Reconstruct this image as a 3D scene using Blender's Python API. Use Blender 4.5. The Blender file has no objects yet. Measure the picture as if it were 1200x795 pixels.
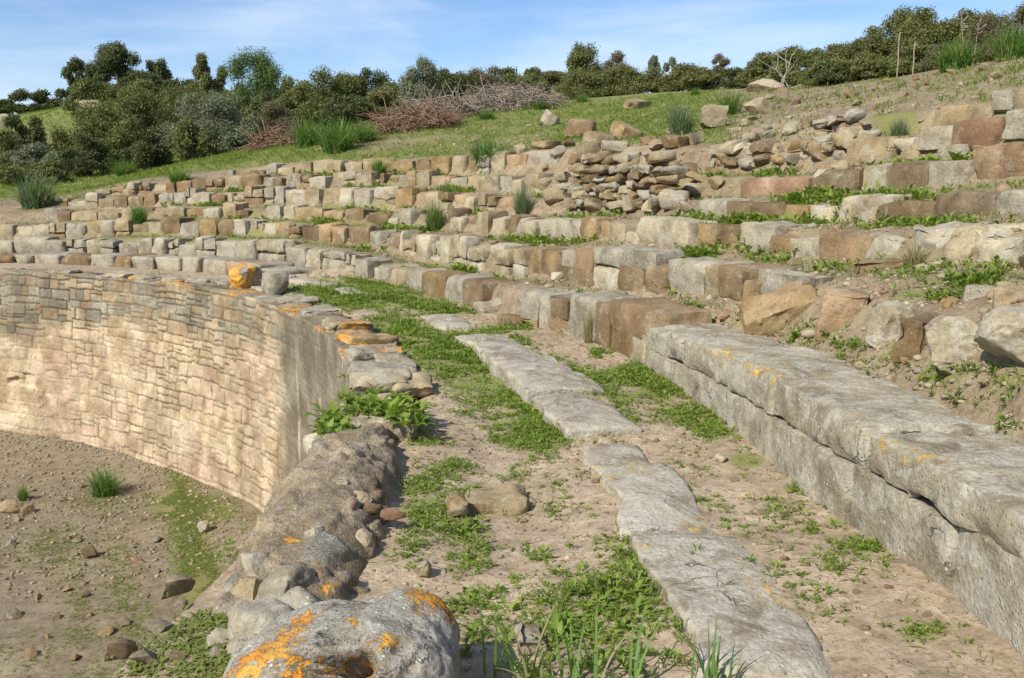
import bpy, bmesh, math, random
import numpy as np

# ------------------------------------------------------------------ basics
SC = bpy.context.scene
COL = SC.collection
RNG = np.random.default_rng(7)
random.seed(7)
F, H, YH = 1100.0, 1.6, 215.0
PITCH = math.atan((397.5 - YH) / F)
CX, CY = -14.0, 5.5                       # centre of the round arena
rad, deg = math.radians, math.degrees


def link(o):
    COL.objects.link(o)
    return o


def tag(o, label=None, cat=None, group=None, kind=None):
    if label: o['label'] = label
    if cat: o['category'] = cat
    if group: o['group'] = group
    if kind: o['kind'] = kind
    return o


def mesh(name, V, Fc, mat, parent=None, loc=(0, 0, 0), smooth=True, attrs=None, rot=None, sharp=None):
    """V: Nx3, Fc: MxK array (quads or tris) or list of arrays."""
    me = bpy.data.meshes.new(name)
    V = np.asarray(V, dtype=np.float32)
    arrs = Fc if isinstance(Fc, list) else [Fc]
    arrs = [np.asarray(a, dtype=np.int32) for a in arrs if len(a)]
    loops = np.concatenate([a.ravel() for a in arrs])
    tot = np.concatenate([np.full(len(a), a.shape[1], dtype=np.int32) for a in arrs])
    start = np.concatenate([[0], np.cumsum(tot)[:-1]]).astype(np.int32)
    me.vertices.add(len(V)); me.vertices.foreach_set('co', V.ravel())
    me.loops.add(len(loops)); me.loops.foreach_set('vertex_index', loops)
    me.polygons.add(len(tot)); me.polygons.foreach_set('loop_start', start)
    me.update(calc_edges=True)
    if smooth:
        me.polygons.foreach_set('use_smooth', np.ones(len(tot), dtype=bool))
    if sharp: me.set_sharp_from_angle(angle=math.radians(sharp))
    for k, a in (attrs or {}).items():
        a = np.asarray(a, dtype=np.float32)
        if a.ndim == 1:
            at = me.attributes.new(k, 'FLOAT', 'POINT'); at.data.foreach_set('value', a)
        else:
            at = me.attributes.new(k, 'FLOAT_COLOR', 'POINT')
            at.data.foreach_set('color', np.c_[a, np.ones(len(a))].astype(np.float32).ravel())
    me.materials.append(mat)
    o = bpy.data.objects.new(name, me)
    o.location = loc
    if rot is not None: o.rotation_euler = rot
    if parent: o.parent = parent
    return link(o)


def empty(name, loc=(0, 0, 0), rz=0.0):
    o = bpy.data.objects.new(name, None)
    o.empty_display_size = 0.2
    o.location = loc; o.rotation_euler = (0, 0, rz)
    return link(o)


# ------------------------------------------------------------------ noise (numpy)
def _hash(ix, iy, iz):
    h = (ix * 374761393 + iy * 668265263 + iz * 1274126177) & 0xFFFFFFFF
    h = ((h ^ (h >> 13)) * 1274126177) & 0xFFFFFFFF
    h = (h ^ (h >> 16)) & 0xFFFF
    return h / 65535.0 * 2 - 1


def vnoise(P):
    P = np.asarray(P, dtype=np.float64)
    I = np.floor(P).astype(np.int64); f = P - I
    u = f * f * (3 - 2 * f)
    r = 0
    for dx in (0, 1):
        wx = u[:, 0] if dx else 1 - u[:, 0]
        for dy in (0, 1):
            wy = u[:, 1] if dy else 1 - u[:, 1]
            for dz in (0, 1):
                wz = u[:, 2] if dz else 1 - u[:, 2]
                r = r + wx * wy * wz * _hash(I[:, 0] + dx, I[:, 1] + dy, I[:, 2] + dz)
    return r


def fbm(P, oct=3, gain=0.5):
    P = np.asarray(P, dtype=np.float64)
    a, s, t = 1.0, 0, 0
    for i in range(oct):
        s = s + a * vnoise(P * (2.03 ** i) + 17.3 * i); t += a; a *= gain
    return s / t


def sstep(a, b, x):
    t = np.clip((x - a) / (b - a), 0, 1)
    return t * t * (3 - 2 * t)


# ------------------------------------------------------------------ camera geometry
def ray(px, py):
    dx = (px - 600) / F; dy = (397.5 - py) / F
    return np.array([dx, math.cos(PITCH) + dy * math.sin(PITCH), -math.sin(PITCH) + dy * math.cos(PITCH)])


def polar(x, y):
    return np.hypot(x - CX, y - CY), np.degrees(np.arctan2(y - CY, x - CX))


def cart(r, th):
    t = np.radians(th)
    return CX + r * np.cos(t), CY + r * np.sin(t)


def at_depth(px, py, Y):
    d = ray(px, py); return d * (Y / d[1]) + np.array([0, 0, H])


R1T = np.array([(-30, 16.6), (-20, 16.3), (-9, 15.9), (-3, 15.58), (5, 15.42), (13, 15.33), (17, 15.2), (20, 15.03), (30, 15.1), (39, 15.2), (48, 15.3), (60, 15.3), (100, 15.2)])
OFF = [0, 0.0, 0.85, 1.75, 2.6, 3.5, 4.4, 5.3]


def r1(th): return np.interp(th, R1T[:, 0], R1T[:, 1])
def rk(k, th): return r1(th) + OFF[k]


def hit_r(px, py, rf):
    """outermost crossing of the pixel ray with the surface r = rf(theta)"""
    d = ray(px, py)
    t = np.linspace(1.0, 45, 6000)
    r, th = polar(d[0] * t, d[1] * t)
    s = r - rf(th)
    i = np.where((s[:-1] < 0) & (s[1:] >= 0))[0]
    if len(i) == 0: return None
    i = i[-1]
    u = s[i] / (s[i] - s[i + 1]); tt = t[i] + u * (t[i + 1] - t[i])
    r, th = polar(d[0] * tt, d[1] * tt)
    return float(r), float(th), float(H + d[2] * tt)


TOP = {
 1: [(-60, 284), (0, 283), (67, 282), (133, 280), (243, 281), (333, 286), (400, 297), (443, 312), (493, 321), (543, 329), (587, 333), (607, 343), (667, 350), (712, 357), (753, 383), (800, 396), (890, 431), (1010, 503), (1060, 530), (1200, 595)],
 2: [(-60, 264), (0, 263), (53, 262), (127, 259), (243, 258), (300, 260), (400, 267), (463, 272), (530, 280), (560, 283), (617, 290), (670, 292), (727, 300), (780, 307), (823, 310), (890, 322), (940, 328), (1000, 343), (1050, 358), (1120, 378), (1190, 380)],
 3: [(-60, 250), (32, 247), (100, 247), (167, 243), (243, 243), (333, 244), (400, 247), (450, 248), (550, 253), (640, 255), (700, 257), (760, 258), (830, 260), (900, 264), (980, 270), (1080, 266), (1180, 276)],
 4: [(70, 234), (140, 229), (200, 228), (333, 221), (450, 220), (550, 229), (640, 232), (730, 236), (820, 233), (930, 236), (1000, 228), (1130, 228), (1200, 224)],
 5: [(110, 224), (150, 216), (200, 213), (333, 205), (450, 203), (550, 207), (630, 207), (700, 205), (770, 205), (870, 207), (950, 200), (1010, 193), (1100, 188), (1160, 170), (1200, 168)],
 6: [(250, 204), (330, 193), (450, 188), (550, 185), (620, 174), (700, 172), (800, 170), (900, 170), (1000, 160), (1075, 149), (1150, 139), (1200, 126)],
 7: [(960, 142), (1000, 138), (1087, 122), (1150, 122), (1175, 108), (1200, 104)],
}
BASE1 = [(-60, 300), (67, 297), (133, 299), (233, 303), (300, 308), (400, 316), (450, 333), (520, 350), (563, 362), (610, 380), (663, 393), (713, 410), (767, 437), (900, 540), (960, 590), (1100, 690), (1200, 780)]


def curve(pts, k):
    a = []
    for px, py in pts:
        h = hit_r(px, py, lambda th: rk(k, th))
        if h: a.append((h[1], h[2]))
    a = np.array(sorted(a)); return a


ZT = {k: curve(v, k) for k, v in TOP.items()}
ZB1 = curve(BASE1, 1)


def ztop(k, th): return np.interp(th, ZT[k][:, 0], ZT[k][:, 1])
def zbase1(th): return np.interp(th, ZB1[:, 0], ZB1[:, 1])
def zbase(k, th): return zbase1(th) if k == 1 else ztop(k - 1, th)


def px_th(k, px):
    y = np.interp(px, [p[0] for p in TOP[k]], [p[1] for p in TOP[k]])
    return hit_r(px, y, lambda th: rk(k, th))[1]


# ------------------------------------------------------------------ ground heights on polar grids
BUSH = [(-200, 237, 22), (-100, 236, 24), (0, 234, 25.5), (75, 228, 26.5), (200, 197, 28.5), (330, 168, 28.5), (440, 160, 26.5), (520, 140, 28.5), (640, 117, 32), (740, 111, 33), (850, 105, 29), (960, 103, 24.5), (1090, 84, 20.5), (1200, 64, 18), (1400, 30, 15)]
FAR = [(-300, 150, 80), (0, 134, 76), (75, 121, 62), (200, 118, 62), (330, 118, 62), (440, 122, 60), (640, 117, 62), (850, 108, 60), (1090, 88, 55), (1200, 68, 50), (1400, 40, 45)]


def nodes(lst):
    a = []
    for px, py, D in lst:
        p = at_depth(px, py, D); r, t = polar(p[0], p[1]); a.append((t, r, p[2]))
    return np.array(sorted(a))


MID = [(-300, 222, 38), (0, 214, 40), (75, 207, 40), (200, 183, 42), (330, 152, 42), (440, 140, 42), (640, 117, 46), (850, 108, 44), (1090, 87, 38), (1200, 67, 34), (1400, 40, 30)]
NB, NM, NF = nodes(BUSH), nodes(MID), nodes(FAR)
VALID = {k: (ZT[k][0, 0] - (60 if k < 8 else 0), ZT[k][-1, 0] + (60 if k <= 3 else 0.5)) for k in ZT}
VALID[7] = (-60, ZT[7][-1, 0])

TH_H = np.arange(-45, 165.01, 0.5)
R_H = np.concatenate([np.arange(14.7, 23, 0.07), 23 * np.exp(np.linspace(0.004, math.log(420 / 23), 110))])


FOOT = {2: [(790, 342), (850, 356), (900, 370), (960, 382), (1000, 389), (1050, 404), (1120, 427), (1190, 427)], 3: [(700, 284), (760, 289), (830, 297), (900, 302), (980, 310), (1110, 313), (1190, 316)],
        4: [(820, 259), (930, 261), (1000, 266), (1100, 265), (1200, 254)], 5: [(870, 230), (950, 229), (1040, 227), (1200, 214)]}
FOOT = {k: curve(v, k) for k, v in FOOT.items()}


def build_hill():
    Z = np.zeros((len(TH_H), len(R_H)))
    for i, th in enumerate(TH_H):
        rr, zz = [], []
        zb = float(zbase1(th))
        rr += [10, float(r1(th)) + 0.1]; zz += [zb - 0.05, zb - 0.05]
        last = zb
        for k in range(1, 8):
            lo, hi = VALID[k]
            if not (lo <= th <= hi): continue
            r = float(rk(k, th)); z = float(ztop(k, th)) - 0.035
            if r - 0.03 > rr[-1]:
                zf = last + 0.03
                if k in FOOT and th < FOOT[k][-1, 0]: zf = max(zf, min(float(np.interp(th, FOOT[k][:, 0], FOOT[k][:, 1])), z - 0.02))
                rr.append(r - 0.03); zz.append(zf)
            rr.append(r + (0.22 if k > 1 or th > 10 else 0.62)); zz.append(z if k > 1 or th > 10 else z - 0.02); last = z
        rb = float(np.interp(th, NB[:, 0], NB[:, 1])); z_b = float(np.interp(th, NB[:, 0], NB[:, 2]))
        if z_b < last + 0.1 and th < 60: z_b = last + 0.1
        rf = float(np.interp(th, NF[:, 0], NF[:, 1])); z_f = float(np.interp(th, NF[:, 0], NF[:, 2]))
        if rb < rr[-1] + 0.8: rb = rr[-1] + 0.8
        rm = max(float(np.interp(th, NM[:, 0], NM[:, 1])), rb + 3); z_m = float(np.interp(th, NM[:, 0], NM[:, 2]))
        rr += [rb, rm, rf, rf + 14, 250, 430]; zz += [z_b, z_m, max(z_f, z_m + 0.3), max(z_f, z_m) + 0.4, z_f - 4, z_f - 20]
        Z[i] = np.interp(R_H, rr, zz)
    # soften across the slope
    far = R_H > 19
    K = np.array([1, 2, 3, 2, 1]) / 9
    for _ in range(6):
        Zp = np.pad(Z, ((2, 2), (0, 0)), mode='edge')
        S = sum(K[j] * Zp[j:j + len(TH_H)] for j in range(5))
        w = sstep(18.5, 21, R_H)
        Z = Z * (1 - w) + S * w
    TT, RR = np.meshgrid(TH_H, R_H, indexing='ij')
    X, Y = cart(RR, TT)
    P = np.c_[X.ravel(), Y.ravel(), np.zeros(X.size)]
    n = fbm(P * 0.9, 3) * 0.05 + fbm(P * 4.0 + 9, 2) * 0.022
    big = fbm(P * 0.16 + 3, 3).reshape(X.shape) * 0.35 * sstep(34, 60, RR)
    return Z + n.reshape(X.shape) + big, X, Y


Z_H, X_H, Y_H = build_hill()

TH_P = np.arange(-32, 92.01, 0.25)
R_P = np.arange(12.9, 16.7, 0.035)


def build_pass():
    TT, RR = np.meshgrid(TH_P, R_P, indexing='ij')
    zb = zbase1(TT)
    w = np.clip((RR - 13.0) / (r1(TT) - 13.0), 0, 1)
    left = np.interp(TT, [-32, 20, 45, 55, 75, 92], [-0.05, -0.04, 0.0, 0.02, 0.05, 0.05])
    Z = left * (1 - w) + zb * w
    X, Y = cart(RR, TT)
    P = np.c_[X.ravel(), Y.ravel(), np.zeros(X.size)]
    n = fbm(P * 1.6, 3) * 0.035 + fbm(P * 7 + 5, 3) * 0.016
    Z = Z + n.reshape(X.shape)
    Z = Z * (1 - sstep(44, 50, TT) * 0.85) - 0.04 * sstep(44, 50, TT)
    Z = Z - 0.11 * sstep(13.55, 13.2, RR) * sstep(2, 8, TT)
    # worn hollow left of the kerb slabs, near the camera
    Z -= 0.05 * sstep(20, 5, TT) * np.exp(-((RR - 14.0) / 0.35) ** 2)
    return Z, X, Y


Z_P, X_P, Y_P = build_pass()
ARENA = -3.1


def arena_z(x, y):
    P = np.c_[x, y, np.zeros_like(x)]
    r, th = polar(x, y)
    return ARENA + fbm(P * 0.5, 3) * 0.06 + fbm(P * 3 + 3, 3) * 0.03 + 0.35 * sstep(11.0, 13.2, r) * sstep(28, 0, th) + 0.1 * sstep(11.6, 12.6, r)


def bil(Z, T, R, th, r):
    i = np.clip(np.searchsorted(T, th) - 1, 0, len(T) - 2); j = np.clip(np.searchsorted(R, r) - 1, 0, len(R) - 2)
    u = np.clip((th - T[i]) / (T[i + 1] - T[i]), 0, 1); v = np.clip((r - R[j]) / (R[j + 1] - R[j]), 0, 1)
    return Z[i, j] * (1 - u) * (1 - v) + Z[i + 1, j] * u * (1 - v) + Z[i, j + 1] * (1 - u) * v + Z[i + 1, j + 1] * u * v


def ground(x, y):
    x = np.atleast_1d(np.asarray(x, float)); y = np.atleast_1d(np.asarray(y, float))
    r, th = polar(x, y)
    zh = bil(Z_H, TH_H, R_H, th, r); zp = bil(Z_P, TH_P, R_P, th, r); za = arena_z(x, y)
    return np.where(r < 12.75, za, np.where(r < r1(th) + 0.12, zp, zh))


def hit_ground(px, py, tmin=1.5):
    d = ray(px, py)
    t = np.concatenate([np.arange(tmin, 30, 0.015), np.arange(30, 110, 0.1)])
    x, y, z = d[0] * t, d[1] * t, H + d[2] * t
    g = ground(x, y)
    i = np.where(z < g)[0]
    if len(i) == 0: return None
    i = i[0]
    return np.array([x[i], y[i], g[i]])


# ------------------------------------------------------------------ materials
def nt(name):
    m = bpy.data.materials.new(name); m.use_nodes = True
    t = m.node_tree; t.nodes.clear()
    out = t.nodes.new('ShaderNodeOutputMaterial'); b = t.nodes.new('ShaderNodeBsdfPrincipled')
    t.links.new(b.outputs[0], out.inputs[0])
    b.inputs['Roughness'].default_value = 0.92
    b.inputs['Specular IOR Level'].default_value = 0.15
    return m, t, b, out


class G:
    """small helper around a node tree"""
    def __init__(s, t): s.t = t
    def n(s, ty, **kw):
        o = s.t.nodes.new(ty)
        for k, v in kw.items(): setattr(o, k, v)
        return o
    def l(s, a, b): s.t.links.new(a, b)
    def noise(s, vec, scale, detail=4, rough=0.55, dist=0.0):
        o = s.n('ShaderNodeTexNoise'); o.inputs['Scale'].default_value = scale; o.inputs['Detail'].default_value = detail
        o.inputs['Roughness'].default_value = rough; o.inputs['Distortion'].default_value = dist; s.l(vec, o.inputs['Vector']); return o.outputs['Fac']
    def voro(s, vec, scale, out='Distance', feature='F1'):
        o = s.n('ShaderNodeTexVoronoi', feature=feature); o.inputs['Scale'].default_value = scale; s.l(vec, o.inputs['Vector']); return o.outputs[out]
    def ramp(s, fac, stops, interp='LINEAR'):
        o = s.n('ShaderNodeValToRGB'); o.color_ramp.interpolation = interp
        e = o.color_ramp.elements
        while len(e) < len(stops): e.new(0.5)
        for i, (p, c) in enumerate(stops):
            e[i].position = p; e[i].color = (*c, 1) if len(c) == 3 else c
        s.l(fac, o.inputs[0]); return o.outputs[0]
    def rng(s, fac, a, b, c=0.0, d=1.0):
        o = s.n('ShaderNodeMapRange'); o.interpolation_type = 'SMOOTHSTEP'
        for i, v in enumerate((a, b, c, d)): o.inputs[i + 1].default_value = v
        s.l(fac, o.inputs[0]); return o.outputs[0]
    def math(s, op, a, b=None):
        o = s.n('ShaderNodeMath', operation=op)
        for i, v in enumerate((a, b)):
            if v is None: continue
            if isinstance(v, (int, float)): o.inputs[i].default_value = v
            else: s.l(v, o.inputs[i])
        return o.outputs[0]
    def mix(s, fac, a, b, blend='MIX'):
        o = s.n('ShaderNodeMix', data_type='RGBA', blend_type=blend)
        for i, v in ((0, fac), (6, a), (7, b)):
            if isinstance(v, (int, float)): o.inputs[i].default_value = v
            elif isinstance(v, tuple): o.inputs[i].default_value = (*v, 1)
            else: s.l(v, o.inputs[i])
        return o.outputs[2]
    def attr(s, name, out='Fac'):
        o = s.n('ShaderNodeAttribute'); o.attribute_name = name; return o.outputs[out]
    def bump(s, bsdf, h, strength, dist):
        o = s.n('ShaderNodeBump'); o.inputs['Strength'].default_value = strength; o.inputs['Distance'].default_value = dist
        s.l(h, o.inputs['Height']); s.l(o.outputs[0], bsdf.inputs['Normal'])


ORANGE = (0.54, 0.205, 0.012)


def stone_mat(name, cols, crust=0.4, crust_col=(0.37, 0.335, 0.265), orange=0.0, tone_attr=False, bump=0.6, dark=0.25, fine=1.0, spots=0.5, strata=0.28, share=0.38, ocol=None):
    m, t, b, _ = nt(name); g = G(t)
    tc = g.n('ShaderNodeTexCoord'); oi = g.n('ShaderNodeObjectInfo')
    off = g.n('ShaderNodeVectorMath', operation='MULTIPLY_ADD')
    cmb = g.n('ShaderNodeCombineXYZ')
    for i in range(3): g.l(oi.outputs['Random'], cmb.inputs[i])
    g.l(cmb.outputs[0], off.inputs[0]); off.inputs[1].default_value = (57, 91, 37); g.l(tc.outputs['Object'], off.inputs[2])
    v = off.outputs[0]
    n = len(cols)
    if tone_attr:
        base = g.attr('tone', 'Color')
    else:
        base = g.ramp(oi.outputs['Random'], [((i + 0.5) / n, c) for i, c in enumerate(cols)])
    n1 = g.noise(v, 2.2 * fine, 6, 0.6, 0.3)
    n2 = g.noise(v, 9 * fine, 6, 0.65)
    n3 = g.noise(v, 45 * fine, 4, 0.6)
    n0 = g.noise(v, 1.5 * fine, 5, 0.65, 0.6)
    if not tone_attr:
        alt = g.ramp(g.math('FRACT', g.math('ADD', g.math('MULTIPLY', oi.outputs['Random'], 7.3), 0.41)), [((i + 0.5) / n, c) for i, c in enumerate(cols)])
        base = g.mix(g.math('MULTIPLY', g.rng(n0, 0.46, 0.62), 0.8), base, alt)
        geo = g.n('ShaderNodeNewGeometry')
        nw = g.noise(geo.outputs['Position'], 1.1, 7, 0.7, 0.5)
        base = g.mix(g.math('MULTIPLY', g.rng(nw, 0.46, 0.66), share), base, (0.285, 0.268, 0.205))
    # tonal drift in the rock itself
    base = g.mix(g.rng(n1, 0.35, 0.7), g.mix(1.0, base, (0.66, 0.61, 0.54), 'MULTIPLY'), g.mix(1.0, base, (1.16, 1.15, 1.12), 'MULTIPLY'))
    base = g.mix(g.rng(n3, 0.35, 0.65), g.mix(1.0, base, (0.80, 0.78, 0.74), 'MULTIPLY'), base)
    # pale grey crust of lichen
    n4 = g.noise(v, 5.5 * fine, 8, 0.7, 0.6)
    cr = g.rng(n4, 0.60 - crust * 0.3, 0.76 - crust * 0.3)
    cm = g.mix(g.rng(n3, 0.3, 0.7), tuple(c * 0.8 for c in crust_col), tuple(c * 1.12 for c in crust_col))
    base = g.mix(g.math('MULTIPLY', cr, 0.62), base, cm)
    # blackish weathering patches
    n5 = g.noise(v, 3.6 * fine, 8, 0.72, 0.4)
    dk = g.math('MULTIPLY', g.rng(n5, 0.56, 0.68), dark * 1.6)
    base = g.mix(dk, base, (0.085, 0.075, 0.06))
    # small dark spots in the colour, for pits and pores
    vp = g.voro(v, 33 * fine); vq = g.voro(v, 11 * fine)
    pm = g.math('MULTIPLY', g.rng(g.math('ADD', vp, g.math('MULTIPLY', n3, 0.25)), 0.36, 0.24), g.rng(n1, 0.42, 0.6))
    pq = g.math('MULTIPLY', g.rng(g.math('ADD', vq, g.math('MULTIPLY', n2, 0.5)), 0.36, 0.28), g.rng(n4, 0.45, 0.6))
    base = g.mix(g.math('MULTIPLY', g.math('MAXIMUM', pm, g.math('MULTIPLY', pq, 0.8)), 0.6), base, g.mix(1.0, base, (0.34, 0.31, 0.27), 'MULTIPLY'))
    # thin dark cracks
    vc = g.n('ShaderNodeTexVoronoi', feature='DISTANCE_TO_EDGE'); vc.inputs['Scale'].default_value = 2.6 * fine
    dv = g.n('ShaderNodeVectorMath', operation='MULTIPLY_ADD'); cn = g.n('ShaderNodeTexNoise'); cn.inputs['Scale'].default_value = 4 * fine; cn.inputs['Detail'].default_value = 5; g.l(v, cn.inputs['Vector'])
    g.l(cn.outputs['Color'], dv.inputs[0]); dv.inputs[1].default_value = (0.5, 0.5, 0.5); g.l(v, dv.inputs[2]); g.l(dv.outputs[0], vc.inputs['Vector'])
    ck = g.math('MULTIPLY', g.rng(vc.outputs['Distance'], 0.018, 0.004), g.rng(n0, 0.56, 0.66))
    base = g.mix(g.math('MULTIPLY', ck, 0.75), base, (0.07, 0.06, 0.045))
    # white lichen spots
    vs = g.voro(v, 26 * fine)
    wmask = g.math('MULTIPLY', g.rng(g.math('ADD', vs, g.math('MULTIPLY', n3, 0.35)), 0.42, 0.32), g.rng(n2, 0.5, 0.6))
    base = g.mix(g.math('MULTIPLY', wmask, spots), base, (0.58, 0.57, 0.52))
    # orange lichen, where the 'orange' attribute says, plus scattered rosettes
    n6 = g.noise(v, 16 * fine, 8, 0.72, 0.5)
    oa = g.math('ADD', g.attr('orange'), orange)
    om = g.rng(g.math('ADD', oa, g.math('MULTIPLY', g.math('SUBTRACT', n6, 0.5), 2.1)), 0.42, 0.50)
    om = g.math('MULTIPLY', om, g.rng(oa, 0.01, 0.08))
    om = g.math('MULTIPLY', om, g.rng(g.math('ADD', n3, g.math('MULTIPLY', n2, 0.5)), 0.56, 0.68))
    oc = g.mix(g.rng(n2, 0.40, 0.62), ocol or ORANGE, (0.54, 0.38, 0.12) if ocol else (0.56, 0.33, 0.06))
    base = g.mix(g.math('MULTIPLY', om, 0.92), base, oc)
    g.l(base, b.inputs['Base Color'])
    mp = g.n('ShaderNodeMapping'); mp.inputs['Scale'].default_value = (1, 1, 6); g.l(v, mp.inputs[0])
    ns = g.noise(mp.outputs[0], 5 * fine, 5, 0.6, 0.4)
    hgt = g.math('ADD', g.math('ADD', g.math('MULTIPLY', n2, 0.9), g.math('MULTIPLY', ns, strata)), g.math('MULTIPLY', n3, 0.15))
    pit = g.rng(g.voro(v, 38 * fine), 0.0, 0.32)
    hgt = g.math('ADD', hgt, g.math('MULTIPLY', pit, 0.18))
    hgt = g.math('ADD', hgt, g.math('MULTIPLY', om, 0.12))
    hgt = g.math('SUBTRACT', hgt, g.math('MULTIPLY', ck, 0.5))
    g.bump(b, hgt, bump * 0.85, 0.04)
    return m


TAN = (0.375, 0.305, 0.19); OCH = (0.385, 0.27, 0.13); BRN = (0.27, 0.195, 0.113); GRY = (0.305, 0.277, 0.215); PAL = (0.42, 0.37, 0.27); RED = (0.33, 0.205, 0.14)
DBR = (0.195, 0.142, 0.086); CRM = (0.45, 0.385, 0.265)
TAN, OCH, BRN, GRY, PAL, RED, DBR, CRM = [tuple(q * 0.9 for q in c_) for c_ in (TAN, OCH, BRN, GRY, PAL, RED, DBR, CRM)]
M = {}
M['tan'] = stone_mat('tan_sandstone', [TAN, PAL, OCH, CRM, TAN], 0.32, spots=0.25, dark=0.36)
M['brown'] = stone_mat('brown_sandstone', [BRN, OCH, DBR, (0.34, 0.23, 0.135)], 0.22, dark=0.4, spots=0.15)
M['ochre'] = stone_mat('ochre_sandstone', [(0.36, 0.255, 0.125), (0.30, 0.215, 0.12)], 0.1, dark=0.3, spots=0.1, share=0.3)
M['grey'] = stone_mat('grey_limestone', [GRY, (0.35, 0.31, 0.24), (0.27, 0.24, 0.185), PAL], 0.6, spots=0.5)
M['red'] = stone_mat('reddish_sandstone', [RED, (0.36, 0.235, 0.155)], 0.22, dark=0.25, spots=0.15)
M['pale'] = stone_mat('pale_limestone', [PAL, CRM, (0.45, 0.39, 0.285)], 0.5, crust_col=(0.42, 0.385, 0.31), spots=0.3)
M['kerb'] = stone_mat('kerb_limestone', [(0.385, 0.345, 0.275), (0.35, 0.31, 0.245)], 0.62, crust_col=(0.44, 0.405, 0.335), spots=0.6, dark=0.3, orange=0.0, bump=0.75, strata=0.06, ocol=(0.50, 0.29, 0.06))
M['seat'] = stone_mat('seat_limestone', [(0.35, 0.315, 0.24), (0.325, 0.29, 0.22), (0.37, 0.33, 0.255)], 0.55, crust_col=(0.415, 0.39, 0.32), spots=0.6, dark=0.40, bump=0.85, strata=0.05, share=0.2, ocol=(0.50, 0.29, 0.06))
M['boulder'] = stone_mat('lichened_boulder', [(0.30, 0.28, 0.235)], 0.7, crust_col=(0.36, 0.34, 0.295), spots=0.9, dark=0.62, bump=1.0, strata=0.0, fine=1.5, share=0.0)
M['wall'] = stone_mat('arena_masonry', [TAN], 0.05, tone_attr=True, bump=0.5, dark=0.12, spots=0.1, strata=0.05)
M['core'] = stone_mat('ruined_core', [TAN], 0.3, tone_attr=True, bump=1.1, dark=0.5, spots=0.4, fine=1.5, strata=0.05)
M['pebble'] = stone_mat('pebble_stone', [TAN, PAL, GRY, OCH, (0.40, 0.25, 0.17), BRN], 0.2, fine=2.5)
M['gravel'] = stone_mat('gravel_stone', [TAN], 0.0, tone_attr=True, fine=3, bump=0.3)


def soil_mat(name, soil, soil2, green, green2, peb=1.0):
    m, t, b, _ = nt(name); g = G(t)
    geo = g.n('ShaderNodeNewGeometry'); v = geo.outputs['Position']
    n1 = g.noise(v, 0.8, 6, 0.6); n2 = g.noise(v, 6, 8, 0.65); n3 = g.noise(v, 40, 6, 0.65); n4 = g.noise(v, 170, 3, 0.6)
    c = g.mix(g.rng(n1, 0.35, 0.65), soil, soil2)
    c = g.mix(g.rng(n2, 0.35, 0.7), g.mix(1.0, c, (0.78, 0.75, 0.70), 'MULTIPLY'), g.mix(1.0, c, (1.15, 1.13, 1.1), 'MULTIPLY'))
    c = g.mix(g.rng(n3, 0.35, 0.65), g.mix(1.0, c, (0.80, 0.78, 0.74), 'MULTIPLY'), c)
    c = g.mix(g.rng(n4, 0.40, 0.62), g.mix(1.0, c, (0.84, 0.82, 0.79), 'MULTIPLY'), c)
    n6 = g.noise(v, 17, 7, 0.7)
    c = g.mix(g.rng(n6, 0.50, 0.66), c, g.mix(1.0, c, (0.66, 0.62, 0.56), 'MULTIPLY'))
    n7 = g.noise(v, 2.2, 6, 0.7)
    c = g.mix(g.math('MULTIPLY', g.rng(n7, 0.52, 0.68), 0.6), c, g.mix(1.0, c, (0.70, 0.66, 0.60), 'MULTIPLY'))
    vd = g.voro(v, 42); vc = g.voro(v, 42, 'Color')
    pm = g.math('MULTIPLY', g.rng(vd, 0.36, 0.26), g.rng(n2, 0.52, 0.62))
    c = g.mix(g.math('MULTIPLY', pm, 0.55 * peb), c, g.mix(0.45, (0.42, 0.36, 0.27), vc, 'MULTIPLY'))
    ga = g.attr('green')
    gm = g.rng(g.math('ADD', ga, g.math('MULTIPLY', g.math('SUBTRACT', g.math('ADD', g.math('MULTIPLY', n2, 0.5), g.math('MULTIPLY', n3, 0.5)), 0.5), 1.6)), 0.38, 0.62)
    gm = g.math('MULTIPLY', gm, g.rng(ga, 0.02, 0.12))
    gc = g.mix(g.rng(n3, 0.35, 0.65), green, green2)
    n5 = g.noise(v, 2.3, 5, 0.65)
    gc = g.mix(g.rng(n5, 0.38, 0.62), gc, g.mix(0.55, gc, (0.30, 0.25, 0.12)))
    gc = g.mix(g.rng(n4, 0.40, 0.6), g.mix(1.0, gc, (0.55, 0.58, 0.5), 'MULTIPLY'), gc)
    c = g.mix(g.math('MULTIPLY', gm, 0.9), c, gc)
    g.l(c, b.inputs['Base Color'])
    h = g.math('ADD', g.math('MULTIPLY', n2, 0.7), g.math('ADD', g.math('MULTIPLY', n3, 0.26), g.math('MULTIPLY', n4, 0.05)))
    h = g.math('ADD', h, g.math('MULTIPLY', pm, 0.3))
    g.bump(b, h, 0.7, 0.04)
    return m


M['passage'] = soil_mat('passage_soil', (0.52, 0.425, 0.32), (0.43, 0.345, 0.255), (0.16, 0.215, 0.045), (0.25, 0.275, 0.075))
M['arena'] = soil_mat('arena_soil', (0.275, 0.23, 0.165), (0.315, 0.265, 0.19), (0.175, 0.185, 0.045), (0.235, 0.235, 0.07))
M['hill'] = soil_mat('hill_soil', (0.38, 0.31, 0.22), (0.29, 0.23, 0.165), (0.12, 0.165, 0.030), (0.24, 0.265, 0.065))


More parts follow.
